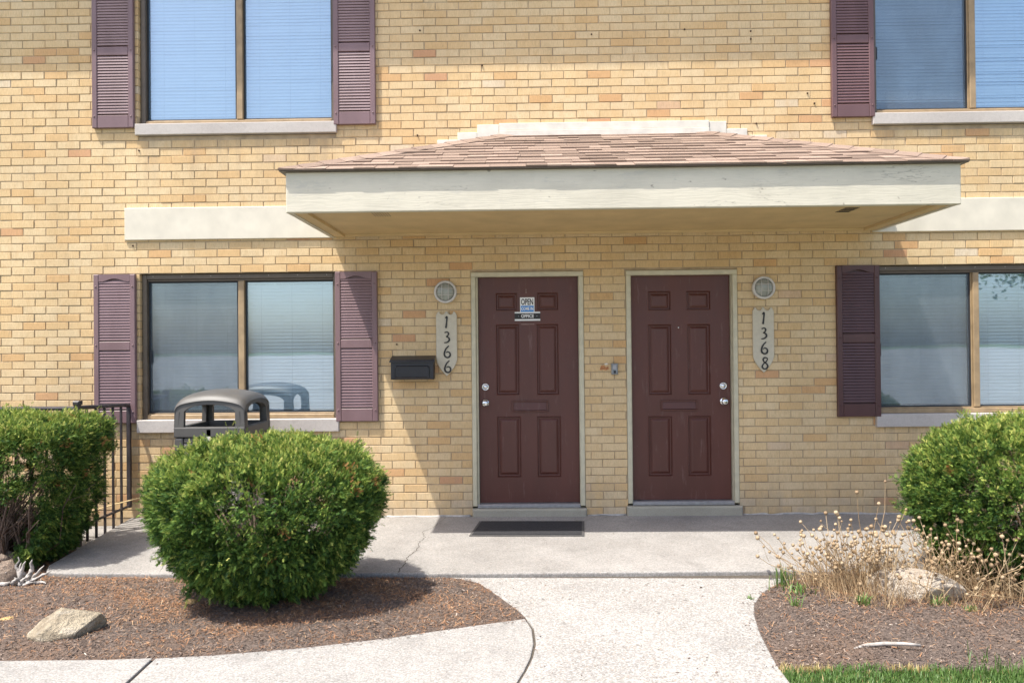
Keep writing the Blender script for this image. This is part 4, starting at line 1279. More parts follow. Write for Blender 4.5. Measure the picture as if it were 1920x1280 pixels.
me = scatter_quads('spilled_mulch', s1, lambda x, y: WZ - 0.003, 9000, M_CHIP, 0.006, 0.022, 0.3, (-1.9, 0.1, -3.4, -2.3), edge_w(side_top, 0.035), 0.002, 0.1)
link('spilled_mulch', me, label='mulch crumbs spilled along the curved side walk edge', cat='mulch', kind='stuff')

# door mat
m = MB(); 
mc = [(-0.449, -0.715), (0.453, -0.735), (0.492, -0.250), (-0.398, -0.227)]
m.slab(mc, 0.001, 0.008)
mt = thing('door_mat', 'thin black ribbed rubber mat before the door of 1366', 'mat')
link('border', recalc(m.mesh('border', M_MATEDGE)), mt)
cen = (0.024, -0.482)
m = MB(); m.slab([(cen[0] + (x - cen[0]) * 0.955, cen[1] + (y - cen[1]) * 0.92) for x, y in mc], 0.0082, 0.0125)
link('pile', recalc(m.mesh('pile', M_MAT)), mt)

# ------------------------------------------------------------------ litter bin
bn = thing('litter_bin', 'grey-brown litter bin with arched hood and pebble panels below the window', 'bin', (-2.470, -0.505, 0.0))
hw, hd = 0.278, 0.290
m = MB()
for (sx, sy) in ((-1, -1), (1, -1), (1, 1), (-1, 1)):
    m.box(min(sx * hw, sx * (hw - 0.07)), max(sx * hw, sx * (hw - 0.07)), min(sy * hd, sy * (hd - 0.07)), max(sy * hd, sy * (hd - 0.07)), 0.0, 0.80)
m.box(-hw + 0.071, hw - 0.071, -hd + 0.004, hd - 0.004, 0.0, 0.10)
m.box(-hw + 0.071, hw - 0.071, -hd + 0.004, -hd + 0.03, 0.755, 0.80)
m.box(-hw + 0.071, hw - 0.071, hd - 0.03, hd - 0.004, 0.755, 0.80)
m.box(-hw + 0.004, -hw + 0.03, -hd + 0.071, hd - 0.071, 0.755, 0.80)
m.box(hw - 0.03, hw - 0.004, -hd + 0.071, hd - 0.071, 0.755, 0.80)
bevel(link('body', m.mesh('body', M_BIN), bn), 0.012, 2)
for (a, b, c, d) in ((-hw + 0.072, hw - 0.072, -hd + 0.015, -hd + 0.035), (-hw + 0.072, hw - 0.072, hd - 0.035, hd - 0.015), (-hw + 0.015, -hw + 0.035, -hd + 0.072, hd - 0.072), (hw - 0.035, hw - 0.015, -hd + 0.072, hd - 0.072)):
    m = MB(); m.box(a, b, c, d, 0.101, 0.754)
    link('pebble_panel', m.mesh('pebble_panel', M_PEBBLE), bn)
m = MB(); m.box(-0.02, 0.012, -hd - 0.004, -hd + 0.004, 0.60, 0.865)
link('latch_strap', m.mesh('latch_strap', M_LAMPRING), bn)
# hood: rim, curved roof, four pierced sides
m = MB()
rz0, rz1 = 0.802, 0.885
m.box(-hw - 0.004, hw + 0.004, -hd - 0.004, -hd + 0.04, rz0, rz1); m.box(-hw - 0.004, hw + 0.004, hd - 0.04, hd + 0.004, rz0, rz1)
m.box(-hw - 0.004, -hw + 0.04, -hd + 0.0405, hd - 0.0405, rz0, rz1); m.box(hw - 0.04, hw + 0.004, -hd + 0.0405, hd - 0.0405, rz0, rz1)
bevel(link('rim', m.mesh('rim', M_BIN), bn), 0.010, 2)
m = MB(); m.poly([(-hw + 0.041, -hd + 0.041, 0.84), (hw - 0.041, -hd + 0.041, 0.84), (hw - 0.041, hd - 0.041, 0.84), (-hw + 0.041, hd - 0.041, 0.84)], [(0, 1, 2, 3)])
link('liner', m.mesh('liner', M_BLACK), bn)
def zroof(x, y):
    return 1.168 - 0.045 * abs(x / hw) ** 2 - 0.040 * abs(y / hd) ** 2 - 0.036 * abs(x / hw) ** 14 - 0.036 * abs(y / hd) ** 14
N = 20
v = []; f = []
def gpos(i):
    u = 2 * i / N - 1
    return math.copysign(1 - (1 - abs(u)) ** 1.5, u)
for lay in (0, 1):
    for j in range(N + 1):
        for i in range(N + 1):
            x, y = gpos(i) * hw, gpos(j) * hd
            v.append((x * (1 if lay == 0 else 0.93), y * (1 if lay == 0 else 0.93), zroof(x, y) - (0 if lay == 0 else 0.035)))
K = (N + 1) ** 2
for lay in (0, 1):
    for j in range(N):
        for i in range(N):
            q = [lay * K + j * (N + 1) + i, lay * K + j * (N + 1) + i + 1, lay * K + (j + 1) * (N + 1) + i + 1, lay * K + (j + 1) * (N + 1) + i]
            f.append(tuple(q if lay == 0 else q[::-1]))
hood = link('hood', new_mesh('hood', v, f, M_BIN, True), bn)
def hood_side(half, depth_sign, along):
    """pierced wall: profile along u, arch opening"""
    n = 24
    o_out = []; o_in = []
    top_f = (lambda u: zroof(u, hd)) if along == 'x' else (lambda u: zroof(hw, u))
    zb_ = rz1 - 0.003
    us = [-half + 2 * half * i / n for i in range(n + 1)]
    ow = half - 0.075
    def arch(u):
        return top_f(u) - 0.032 - 0.030 * (abs(u) / ow) ** 5
    mm = MB()
    th = 0.034
    def P(u, d, z):
        off = (hd if along == 'x' else hw) - d
        # sides lean in a little towards the top
        lean = 0.012 * (z - zb_) / 0.25
        off -= lean
        return (u * (1 - lean), depth_sign * off, z) if along == 'x' else (depth_sign * off, u * (1 - lean), z)
    # band above opening
    uo = [-ow + 2 * ow * i / n for i in range(n + 1)]
    for i in range(n):
        a, b = uo[i], uo[i + 1]
        pts = [P(a, 0, arch(a)), P(b, 0, arch(b)), P(b, 0, top_f(b)), P(a, 0, top_f(a)), P(a, th, arch(a)), P(b, th, arch(b)), P(b, th, top_f(b) - 0.01), P(a, th, top_f(a) - 0.01)]
        mm.poly(pts, [(0, 1, 2, 3), (7, 6, 5, 4), (0, 4, 5, 1)])
    for s in (-1, 1):
        e = 8
        for i in range(e):
            a, b = s * (ow + (half - ow) * i / e), s * (ow + (half - ow) * (i + 1) / e)
            ba = arch(s * ow) if i == 0 else zb_
            pts = [P(a, 0, zb_), P(b, 0, zb_), P(b, 0, top_f(b)), P(a, 0, top_f(a)), P(a, th, zb_), P(b, th, zb_), P(b, th, top_f(b) - 0.01), P(a, th, top_f(a) - 0.01)]
            mm.poly(pts, [(0, 1, 2, 3), (7, 6, 5, 4)] + ([(0, 3, 7, 4)] if i == 0 else []))
    return recalc(mm.mesh('hood_side', M_BIN))
for sgn in (-1, 1):
    link('hood_side', hood_side(hw, sgn, 'x'), bn)
    link('hood_side', hood_side(hd, sgn, 'y'), bn)
m = MB(); m.poly([(-0.20, -hd + 0.042, 0.888), (0.20, -hd + 0.042, 0.888), (0.20, -hd + 0.14, 0.862), (-0.20, -hd + 0.14, 0.862), (-0.20, -hd + 0.14, 0.855), (0.20, -hd + 0.14, 0.855)], [(0, 1, 2, 3), (3, 2, 5, 4)])
link('inner_ledge', m.mesh('inner_ledge', simple('grey_white_ledge', (0.42, 0.43, 0.45), 0.5, 0.1, 20.0, 0.0)), bn)

# ------------------------------------------------------------------ railing
rl = thing('iron_railing', 'dark iron railing with square balusters at the patio end beside the wall', 'railing', (-3.58, 0, 0))
def rp(name, mb, mat=M_IRON):
    return link(name, mb.mesh(name, mat), rl)
a = Vector((0.068, -0.03, 0)); c = Vector((-0.012, -0.66, 0))
def lerp(t):
    return a + (c - a) * t
m = MB(); m.tube([(a.x, a.y, 1.000), lerp(0.1) + Vector((0, 0, 1.012)), lerp(0.5) + Vector((0, 0, 1.02)), (c.x, c.y, 1.035)], 0.017, 8); rp('top_rail', m)
m = MB(); m.tube([(a.x, a.y, 0.115), (c.x, c.y, 0.075)], 0.012, 8); rp('bottom_rail', m)
m = MB(); m.box(a.x - 0.015, a.x + 0.015, a.y - 0.015, a.y + 0.015, 0.10, 1.0); rp('post', m)
m = MB(); m.box(c.x - 0.019, c.x + 0.019, c.y - 0.019, c.y + 0.019, -0.08, 1.055); po = rp('post', m)
m = MB(); m.bbox(c.x - 0.027, c.x + 0.027, c.y - 0.027, c.y + 0.027, 1.0555, 1.09, 0.008); link('post_cap', m.mesh('post_cap', M_IRON), po)
for i in range(1, 6):
    p = lerp(i / 6); m = MB(); m.box(p.x - 0.008, p.x + 0.008, p.y - 0.008, p.y + 0.008, -0.06, 1.012); rp('baluster', m)
e = Vector((-2.4, -0.66, 0))
m = MB(); m.tube([(c.x, c.y, 1.03), (e.x, e.y, 1.035)], 0.017, 8); rp('top_rail', m)
m = MB(); m.tube([(c.x, c.y, 0.075), (e.x, e.y, 0.075)], 0.012, 8); rp('bottom_rail', m)
for i in range(1, 19):
    x = c.x - 0.125 * i; m = MB(); m.box(x - 0.008, x + 0.008, c.y - 0.008, c.y + 0.008, -0.06, 1.02); rp('baluster', m)
m = MB(); m.tube([(-3.75, -0.34, 0.115), (-3.55, -0.21, 0.165), (-3.27, -0.06, 0.222)], 0.006, 6)
link('cane', m.mesh('cane', M_CANE), label='thin pale cane leaning behind the railing against the bricks', cat='cane')

# ------------------------------------------------------------------ foliage
def sprays(points, dirs, sizes, tones, needles=8, flat=1.0):
    """two-ranked needle sprays; one triangle per needle"""
    n = len(points)
    d = dirs / np.linalg.norm(dirs, axis=1, keepdims=True)
    ref = rng.normal(0, 1, (n, 3))
    s = np.cross(d, ref); s /= np.linalg.norm(s, axis=1, keepdims=True)
    b = np.cross(d, s)
    V = []; T = []
    for k in range(needles):
        t = (k + 0.5) / needles
        nl = 0.40 * (1 - 0.55 * t ** 2)
        for sg in (-1, 1):
            base = points + d * (sizes * t)[:, None]
            lift = rng.normal(0.12, 0.25, n)[:, None]
            tip = base + (s * sg * 0.85 + d * 0.55 + b * lift) * (sizes * nl)[:, None]
            w = d * (sizes * 0.062)[:, None] + b * (sizes * 0.035)[:, None]
            V.append(np.stack([base - w, base + w, tip], 1)); T.append(tones)
    # twig tip
    tip = points + d * (sizes * 1.15)[:, None]; w = s * (sizes * 0.05)[:, None]; base = points + d * (sizes * 0.8)[:, None]
    V.append(np.stack([base - w, base + w, tip], 1)); T.append(tones)
    V = np.concatenate(V, 0).reshape(-1, 3); T = np.concatenate(T)
    F_ = np.arange(len(V)).reshape(-1, 3)
    return V, F_, T

def lumps(u, amp, seed):
    r = np.random.default_rng(seed)
    out = np.zeros(len(u))
    for k in range(9):
        a = r.normal(0, 1, 3) * (2.5 + k * 1.3); ph = r.uniform(0, 6.28)
        out += np.sin(u @ a + ph) / (1 + 0.35 * k)
    return 1 + amp * out / 3

def shrub(name, label, c, zprof, rprof, rx, ry, nclus, seed, box=0.0, keep=None, size=(0.019, 0.033), per=46):
    """clipped shrub: clusters of needle sprays over a lumpy profile, some set back, some sticking out"""
    r = np.random.default_rng(seed)
    zprof = np.array(zprof); rprof = np.array(rprof)
    # area-weighted samples of the profile
    dz = np.diff(zprof); dr = np.diff(rprof) * max(rx, ry)
    ds = np.sqrt(dz ** 2 + dr ** 2) * (rprof[1:] + rprof[:-1] + 0.05)
    seg = r.choice(len(ds), nclus, p=ds / ds.sum()); u = r.random(nclus)
    z = zprof[seg] + dz[seg] * u; R = rprof[seg] + np.diff(rprof)[seg] * u
    th = r.uniform(0, 2 * np.pi, nclus); ct, st_ = np.cos(th), np.sin(th)
    k = np.ones(nclus)
    if box > 0:
        k = 1 + (np.minimum(1.0 / np.maximum(np.abs(ct), np.abs(st_)), 1.32) - 1) * box
    U = np.stack([ct, st_, (z - 0.5) * 1.6], 1)
    lm = lumps(U * 2.2, 0.035, seed) * lumps(U * 6.5, 0.018, seed + 3)
    back = np.abs(r.normal(0, 0.020, nclus)) + 0.012
    out = r.random(nclus) < 0.012
    back = np.where(out, -r.uniform(0.02, 0.06, nclus), back)
    sl = np.stack([-dz[seg], dr[seg]], 1); sl /= np.linalg.norm(sl, axis=1, keepdims=True)      # profile normal (r, z) turned outwards
    nrm = np.stack([ct * -sl[:, 0], st_ * -sl[:, 0], -sl[:, 1]], 1)
    nrm /= np.linalg.norm(nrm, axis=1, keepdims=True)
    C = np.stack([ct * R * rx * k * lm, st_ * R * ry * k * lm, z + (lm - 1) * 0.35], 1) - nrm * back[:, None]
    if keep is not None:
        sel = r.random(nclus) < keep(C)
        C, nrm, z, back, out = C[sel], nrm[sel], z[sel], back[sel], out[sel]
    # a filling of deeper sprays so that the gaps are leafy, not hollow
    C2 = C * np.array([1, 1, 1]) - nrm * r.uniform(0.05, 0.16, len(C))[:, None]
    q = r.random(len(C)) < 0.55
    C = np.concatenate([C, C2[q]]); nrm = np.concatenate([nrm, nrm[q]]); deep = np.concatenate([np.zeros(len(z)), np.ones(q.sum())])
    out = np.concatenate([out, np.zeros(q.sum(), bool)])
    m = len(C)
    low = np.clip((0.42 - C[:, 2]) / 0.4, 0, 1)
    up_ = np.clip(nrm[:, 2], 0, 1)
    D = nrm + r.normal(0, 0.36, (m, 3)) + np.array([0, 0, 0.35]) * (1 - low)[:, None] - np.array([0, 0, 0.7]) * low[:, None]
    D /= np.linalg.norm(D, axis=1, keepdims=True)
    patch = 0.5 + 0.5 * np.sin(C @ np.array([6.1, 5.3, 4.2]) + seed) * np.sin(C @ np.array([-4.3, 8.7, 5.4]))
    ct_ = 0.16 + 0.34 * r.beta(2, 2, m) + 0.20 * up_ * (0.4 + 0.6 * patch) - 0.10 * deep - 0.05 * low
    dead = (r.random(m) < 0.012)
    n = per
    idx = np.repeat(np.arange(m), n); N = len(idx)
    a = r.uniform(-0.6, 1.0, N) * np.where(out[idx], 1.5, 1.0)
    P = C[idx] + D[idx] * (a * 0.036 - 0.012)[:, None] + r.normal(0, 0.018, (N, 3))
    Dd = D[idx] + r.normal(0, 0.40, (N, 3))
    sz = r.uniform(size[0], size[1], N) * (1 + 0.9 * low[idx])
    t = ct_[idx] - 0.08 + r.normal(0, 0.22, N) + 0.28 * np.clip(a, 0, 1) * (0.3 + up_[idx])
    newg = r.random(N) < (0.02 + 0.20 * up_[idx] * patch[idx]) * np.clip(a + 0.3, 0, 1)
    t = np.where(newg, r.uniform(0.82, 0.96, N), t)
    t = np.clip(t, 0.0, 0.962)
    t = np.where(dead[idx] & (r.random(N) < 0.7), r.uniform(0.975, 1.0, N), t)
    D, t_, m = Dd, t, N
    zhi = float(zprof.max())
    V, F_, T = sprays(P, D, sz, t_, 6)
    root = thing(name, label, 'shrub', c, 'clipped yew shrubs')
    me = new_mesh('foliage', V, F_, M_YEW); fattr(me, 'rnd', T)
    link('foliage', me, root)
    # limbs from the base up into the crown
    mb_ = MB()
    for i in range(46):
        th_ = r.uniform(0, 6.28); q = r.uniform(0.35, 0.88); zt_ = r.uniform(0.15, 0.85) * zhi
        Rr = np.interp(zt_, zprof, rprof) * q
        b0 = Vector((r.normal(0, 0.06), r.normal(0, 0.05), -0.06))
        e0 = Vector((math.cos(th_) * Rr * rx, math.sin(th_) * Rr * ry, zt_))
        mid = (b0 + e0) * 0.5 + Vector((r.normal(0, 0.04), r.normal(0, 0.04), -0.04 + r.normal(0, 0.04)))
        mb_.tube([b0, mid, e0], [0.014, 0.009, 0.003], 5)
    link('branch', mb_.mesh('branch', M_BARK, True), root)
    return root

# rounded yew in front of the patio
zp = [0.00, 0.03, 0.08, 0.15, 0.23, 0.38, 0.56, 0.70, 0.80, 0.87, 0.925, 0.955]
rp_ = [0.10, 0.22, 0.38, 0.53, 0.65, 0.79, 0.88, 0.87, 0.79, 0.66, 0.46, 0.05]
shrub('yew_shrub', 'rounded yew shrub clipped into a ball in the mulch before the litter bin', (-1.560, -2.09, 0.0), zp, rp_, 0.790, 0.70, 1500, 11)
# spreading yew behind the dried seed heads
zp2 = [-0.02, 0.05, 0.14, 0.25, 0.40, 0.56, 0.72, 0.84, 0.93, 0.98, 1.01]
rp2 = [0.55, 0.66, 0.75, 0.84, 0.93, 0.97, 0.93, 0.83, 0.66, 0.45, 0.12]
shrub('yew_shrub', 'broad domed yew shrub behind the dried seed heads near plaque 1368', (3.36, -1.80, 0.0), zp2, rp2, 0.935, 0.72, 1850, 23)
# box-shaped yew by the railing, bare underneath at the far end
zp3 = [0.0, 0.06, 0.18, 0.32, 0.50, 0.70, 0.88, 0.965, 1.0, 1.02]
rp3 = [0.60, 0.70, 0.78, 0.85, 0.92, 0.97, 0.98, 0.94, 0.80, 0.20]
def keep3(P):
    hole = (P[:, 0] < 0.62 - 0.9 * np.abs(P[:, 2] - 0.36) ** 1.3) & (P[:, 2] < 0.50 + 0.05 * np.sin(P[:, 0] * 9)) & (P[:, 1] < 0.15)
    return np.where(hole, 0.035, 1.0)
sh3 = shrub('yew_shrub', 'boxy yew shrub with bare lower branches beside the iron railing', (-3.93, -1.22, 0.0), zp3, rp3, 0.755, 0.49, 1600, 37, box=0.9, keep=keep3)
mb_ = MB()
r3 = np.random.default_rng(5)
for i in range(44):
    b0 = Vector((r3.uniform(-0.15, 0.38), r3.uniform(-0.25, 0.1), -0.05))
    e0 = Vector((b0.x + r3.uniform(-0.2, 0.5), r3.uniform(-0.44, 0.1), r3.uniform(0.3, 0.62)))
    k1 = b0.lerp(e0, 0.35) + Vector((r3.normal(0, 0.04), r3.normal(0, 0.03), -0.03)); k2 = b0.lerp(e0, 0.7) + Vector((r3.normal(0, 0.04), r3.normal(0, 0.03), 0.01))
    w = r3.uniform(0.006, 0.014)
    mb_.tube([b0, k1, k2, e0], [w, w * 0.8, w * 0.55, w * 0.25], 5)
    for q in range(2):
        s_ = k2.lerp(e0, r3.uniform(0, 0.5)); mb_.tube([s_, s_ + Vector((r3.normal(0, 0.07), r3.normal(0, 0.05), r3.uniform(0.02, 0.12)))], [w * 0.35, w * 0.12], 4)
link('bare_branch', mb_.mesh('bare_branch', M_BARK, True), sh3)

# ------------------------------------------------------------------ dried seed-head plants
def seed_plant(label, x, y, n, spread, hmin, hmax, seed, lean=0.0, tall=()):
    r = np.random.default_rng(seed)
    z0 = h_right(x, y)
    o = thing('dried_plant', label, 'dried plant', (x, y, z0), 'dried seed-head plants')
    sm = MB(); pm = MB()
    def pod(p, d, s, tn):
        d = Vector(d).normalized(); ref = Vector((0, 0, 1)) if abs(d.z) < 0.9 else Vector((1, 0, 0))
        e1 = d.cross(ref).normalized(); e2 = d.cross(e1)
        prof = [(0.25, -0.9), (0.8, -0.55), (1.0, 0.0), (0.8, 0.55), (0.35, 0.9)]
        b = len(pm.v); k = 7
        for (rr, hh) in prof:
            for q in range(k):
                an = 2 * math.pi * q / k
                pm.v.append(tuple(Vector(p) + (e1 * math.cos(an) + e2 * math.sin(an)) * rr * s + d * hh * s))
        for i in range(len(prof) - 1):
            for q in range(k):
                pm.f.append((b + i * k + q, b + i * k + (q + 1) % k, b + (i + 1) * k + (q + 1) % k, b + (i + 1) * k + q)); pm.a.append(tn)
        pm.f.append(tuple(b + (len(prof) - 1) * k + q for q in range(k))); pm.a.append(tn * 0.6)
        for q in range(5):       # dry styles on top
            an = 2 * math.pi * q / 5
            t_ = Vector(p) + d * s * 0.9
            tip = t_ + (e1 * math.cos(an) + e2 * math.sin(an)) * s * 0.8 + d * s * 0.7
            pm.poly([t_ + e1 * s * 0.12, t_ - e1 * s * 0.12, tip], [(0, 1, 2)], tn * 0.7)
    specs = [(r.normal(0, spread * 0.42), r.normal(0, spread * 0.22), r.uniform(hmin, hmax)) for _ in range(n)] + list(tall)
    for (bx_, by, h) in specs:
        dx = bx_ * 0.7 + r.normal(0, 0.05) + lean * h; dy = by * 0.5 + r.normal(0, 0.05)
        p0 = Vector((bx_, by, -0.02)); p3 = Vector((bx_ + dx, by + dy, h))
        p1 = p0.lerp(p3, 0.35) + Vector((-dx * 0.15, 0, 0.03)); p2 = p0.lerp(p3, 0.72) + Vector((r.normal(0, 0.012), 0, 0.015))
        tn = r.uniform(0.2, 1.0)
        sm.tube([p0, p1, p2, p3], [0.0026, 0.0022, 0.0018, 0.0014], 4, tn, False)
        s = r.uniform(0.0085, 0.0145)
        pod(p3 + (p3 - p2).normalized() * s * 0.8, p3 - p2, s, r.uniform(0.25, 1.0))
        for q in range(r.integers(0, 3)):
            a_ = p1.lerp(p3, r.uniform(0.1, 0.7)); e_ = a_ + Vector((r.normal(0, 0.05), r.normal(0, 0.035), r.uniform(0.03, 0.10)))
            sm.tube([a_, a_.lerp(e_, 0.5) + Vector((0, 0, -0.008)), e_], [0.0015, 0.0013, 0.001], 4, tn, False)
            s2 = r.uniform(0.007, 0.012)
            pod(e_ + Vector((0, 0, s2 * 0.8)), e_ - a_, s2, r.uniform(0.25, 1.0))
        for q in range(4):       # fine dry side leaves near the foot
            a_ = p0.lerp(p1, r.uniform(0.1, 1.6)); e_ = a_ + Vector((r.normal(0, 0.05), r.normal(0, 0.04), r.uniform(-0.01, 0.07)))
            sm.poly([a_ - Vector((0.001, 0, 0)), a_ + Vector((0.001, 0, 0.001)), e_], [(0, 1, 2)], r.uniform(0, 0.6))
    link('stem', sm.mesh('stem', M_STRAW, attr=True), o, kind='stuff')
    link('seed_head', pm.mesh('seed_head', M_POD, True, attr=True), o, kind='stuff')
seed_plant('dried seed-head plant with two tall stalks rising above the rest', 2.02, -2.00, 58, 0.32, 0.05, 0.42, 1, 0.0, [(0.05, 0, 0.58), (0.10, 0.0, 0.64), (0.07, 0.02, 0.50), (-0.05, 0, 0.46), (0.18, 0.0, 0.46)])
seed_plant('low dried seed-head plant at the walkway edge of the mulch', 1.92, -1.90, 26, 0.26, 0.10, 0.32, 2, -0.05)
seed_plant('dense dried seed-head plant in front of the pale boulder', 2.22, -2.06, 56, 0.34, 0.04, 0.36, 3, 0.05)
seed_plant('dried seed-head plant leaning out from under the domed yew', 2.60, -2.08, 80, 0.42, 0.05, 0.44, 4, 0.12)
seed_plant('dried seed-head plant sprawling at the foot of the domed yew', 2.86, -2.20, 80, 0.40, 0.05, 0.42, 5, 0.0)
# thatch of fine dry stalks
def thatch(x0, x1, y0, y1, n, hmin, hmax, seed):
    r = np.random.default_rng(seed)
    P = np.stack([r.uniform(x0, x1, n), r.uniform(y0, y1, n)], 1)
    cx, cy = (x0 + x1) / 2, (y0 + y1) / 2
    g = np.exp(-((P[:, 0] - cx) / ((x1 - x0) * 0.36)) ** 2 - ((P[:, 1] - cy) / ((y1 - y0) * 0.36)) ** 2)
    P = P[r.random(n) < g]; n = len(P)
    z = np.array([h_right(a, b) for a, b in P])
    b = np.stack([P[:, 0], P[:, 1], z], 1); h = r.uniform(hmin, hmax, n)
    d = np.stack([r.normal(0, 0.45, n), r.normal(0, 0.35, n), np.ones(n)], 1)
    tip = b + d * h[:, None]; w = np.stack([np.full(n, 0.0013), r.normal(0, 0.0006, n), np.zeros(n)], 1)
    V = np.stack([b - w, b + w, tip + w * 0.4, tip - w * 0.4], 1).reshape(-1, 3)
    me = new_mesh('dry_stalks', V, np.arange(4 * n).reshape(-1, 4), M_STRAW); fattr(me, 'rnd', r.uniform(0, 0.9, n))
    return me
link('dry_stalks', thatch(1.60, 2.68, -2.34, -1.74, 4200, 0.04, 0.17, 1), label='fine brown dried stalks tangled below the seed heads', cat='dry stalks', kind='stuff')
link('dry_stalks', thatch(2.2, 3.6, -2.40, -1.8, 3000, 0.03, 0.14, 2), label='short rusty dried stalks tangled under the domed yew', cat='dry stalks', kind='stuff')

# ------------------------------------------------------------------ grass and weeds
def blades(P, z, hmin, hmax, r, wd=0.0035, lean=0.35, dry=0.04):
    n = len(P)
    h = r.uniform(hmin, hmax, n); an = r.uniform(0, 6.28, n); l = np.abs(r.normal(0, lean, n))
    d = np.stack([np.cos(an) * l, np.sin(an) * l, np.zeros(n)], 1)
    b = np.stack([P[:, 0], P[:, 1], z], 1)
    s = np.stack([-np.sin(an), np.cos(an), np.zeros(n)], 1) * wd
    mid = b + d * (h * 0.35)[:, None] + np.array([0, 0, 1]) * (h * 0.6)[:, None]
    tip = b + d * h[:, None] + np.array([0, 0, 1]) * (h * (1 - 0.3 * l))[:, None]
    V = np.stack([b - s, b + s, mid + s * 0.8, mid - s * 0.8, tip], 1).reshape(-1, 3)
    i = np.arange(n)[:, None] * 5
    F_ = np.concatenate([i + np.array([[0, 1, 2]]), i + np.array([[0, 2, 3]]), i + np.array([[3, 2, 4]])], 0)
    t = r.beta(2, 2, n) * 0.85; t = np.where(r.random(n) < dry, r.uniform(0.93, 1.0, n), t)
    return V, F_, np.concatenate([t, t, t])
rg = np.random.default_rng(3)
P = np.stack([rg.uniform(1.16, 4.4, 70000), rg.uniform(-4.3, -3.03, 70000)], 1)
P = P[inpoly(P, lawnR)]
edge = -3.065 + 0.02 * np.sin(P[:, 0] * 11)
near = P[:, 1] > edge - 0.05
P = P[~near | (rg.random(len(P)) < 0.5)]
dryz = (np.abs(P[:, 1] + 3.075) < 0.045)
V, F_, T = blades(P, np.full(len(P), -0.030), 0.015, 0.048, rg, 0.0022, 0.45)
dd = np.concatenate([dryz] * 3); straw = dd & (np.random.default_rng(9).random(len(T)) < 0.25)
strawx = np.concatenate([((P[:, 0] < 1.42) | ((P[:, 0] > 1.66) & (P[:, 0] < 1.85)))] * 3)
T = np.where(dd & strawx, np.maximum(T, 0.96), T)
me = new_mesh('lawn_grass', V, F_, M_GRASS); fattr(me, 'rnd', T)
link('lawn_grass', me, label='short green lawn grass along the front of the mulch', cat='grass', kind='stuff')
def tuft(x, y, n, h, seed, label, spread=0.03, lean=0.6, wd=0.003):
    r = np.random.default_rng(seed)
    o = thing('weed', label, 'weed', (x, y, h_right(x, y) if y > -3.03 else -0.03), 'green weeds in the mulch')
    P_ = r.normal(0, spread, (n, 2))
    V, F_, T = blades(P_, np.full(n, -0.01), h * 0.5, h, r, wd, lean, 0.03)
    me = new_mesh('leaf', V, F_, M_GRASS); fattr(me, 'rnd', np.clip(T + 0.15, 0, 0.95))
    link('leaf', me, o, kind='stuff')
tuft(1.585, -1.90, 34, 0.17, 1, 'upright grassy weed at the curved walkway edge', 0.035, 0.25)
tuft(1.66, -1.80, 26, 0.12, 2, 'small grassy weed near the patio corner of the mulch', 0.03, 0.3)
tuft(1.64, -2.07, 40, 0.07, 3, 'low leafy weed behind the spidery weed', 0.03, 0.9, 0.005)
tuft(1.535, -2.30, 22, 0.10, 4, 'spidery pale green weed alone in the mulch', 0.012, 1.1, 0.003)
tuft(1.335, -2.11, 16, 0.05, 5, 'tiny weed at the bend of the walkway edge', 0.015, 0.7, 0.004)
tuft(1.93, -2.27, 46, 0.09, 6, 'bushy green weed below the dried stalks', 0.022, 0.5, 0.004)
tuft(2.36, -2.28, 30, 0.08, 7, 'feathery weed beside the pale boulder', 0.03, 0.6, 0.004)
tuft(2.50, -2.36, 24, 0.06, 8, 'small weed in the rusty needles', 0.02, 0.6, 0.004)
tuft(2.20, -3.12, 30, 0.13, 9, 'tall grass tuft rising above the lawn edge', 0.06, 0.45)

# ------------------------------------------------------------------ stones and wood
def rock(name, label, loc, size, mat, seed, rotz=0.0, amp=0.24, chop=6, cat='rock', group=None):
    import bmesh
    r = np.random.default_rng(seed)
    bm = bmesh.new(); bmesh.ops.create_icosphere(bm, subdivisions=5, radius=1.0)
    pl = []
    for k in range(chop):
        n = Vector(r.normal(0, 1, 3)).normalized(); pl.append((n, r.uniform(0.58, 0.88)))
    ks = [(r.normal(0, 1, 3) * (1.6 + 1.2 * q), r.uniform(0, 6.28), 1.0 / (1 + q)) for q in range(7)]
    for v in bm.verts:
        p = v.co.copy()
        for n, d in pl:
            e = p.dot(n) - d
            if e > 0:
                p -= n * e * 0.97
        w = sum(a * math.sin(float(np.dot(k, p)) + ph) for k, ph, a in ks) / 3
        p *= 1 + amp * 0.5 * w
        v.co = Vector((p.x * size[0], p.y * size[1], p.z * size[2]))
    me = bpy.data.meshes.new(name); bm.to_mesh(me); bm.free(); me.materials.append(mat)
    me.polygons.foreach_set('use_smooth', [True] * len(me.polygons))
    return link(name, me, None, loc, (0, 0, rotz), label, cat, group)
rock('sandstone_boulder', 'pale tan sandstone boulder lying in the mulch near the side walk', (-2.445, -2.66, 0.015), (0.205, 0.12, 0.135), M_SAND, 6, 0.28, 0.30, 12)
rock('boulder', 'brown boulder half buried behind the driftwood stump', (-3.78, -1.40, -0.03), (0.24, 0.16, 0.13), M_ROCK2, 8, 0.2)
rock('boulder', 'long pale boulder among the dried seed heads', (2.31, -2.10, 0.0), (0.29, 0.13, 0.155), M_ROCK3, 12, -0.5, 0.2)
rock('stone', 'small yellow stone in the rusty needles near the rounded yew', (-1.985, -2.20, -0.012), (0.035, 0.03, 0.035), M_YSTONE, 15, 0.4)
rock('stone', 'flat yellowish stone between the boulder and the driftwood stump', (-2.93, -2.42, -0.02), (0.05, 0.022, 0.016), M_YSTONE, 17, 0.5)
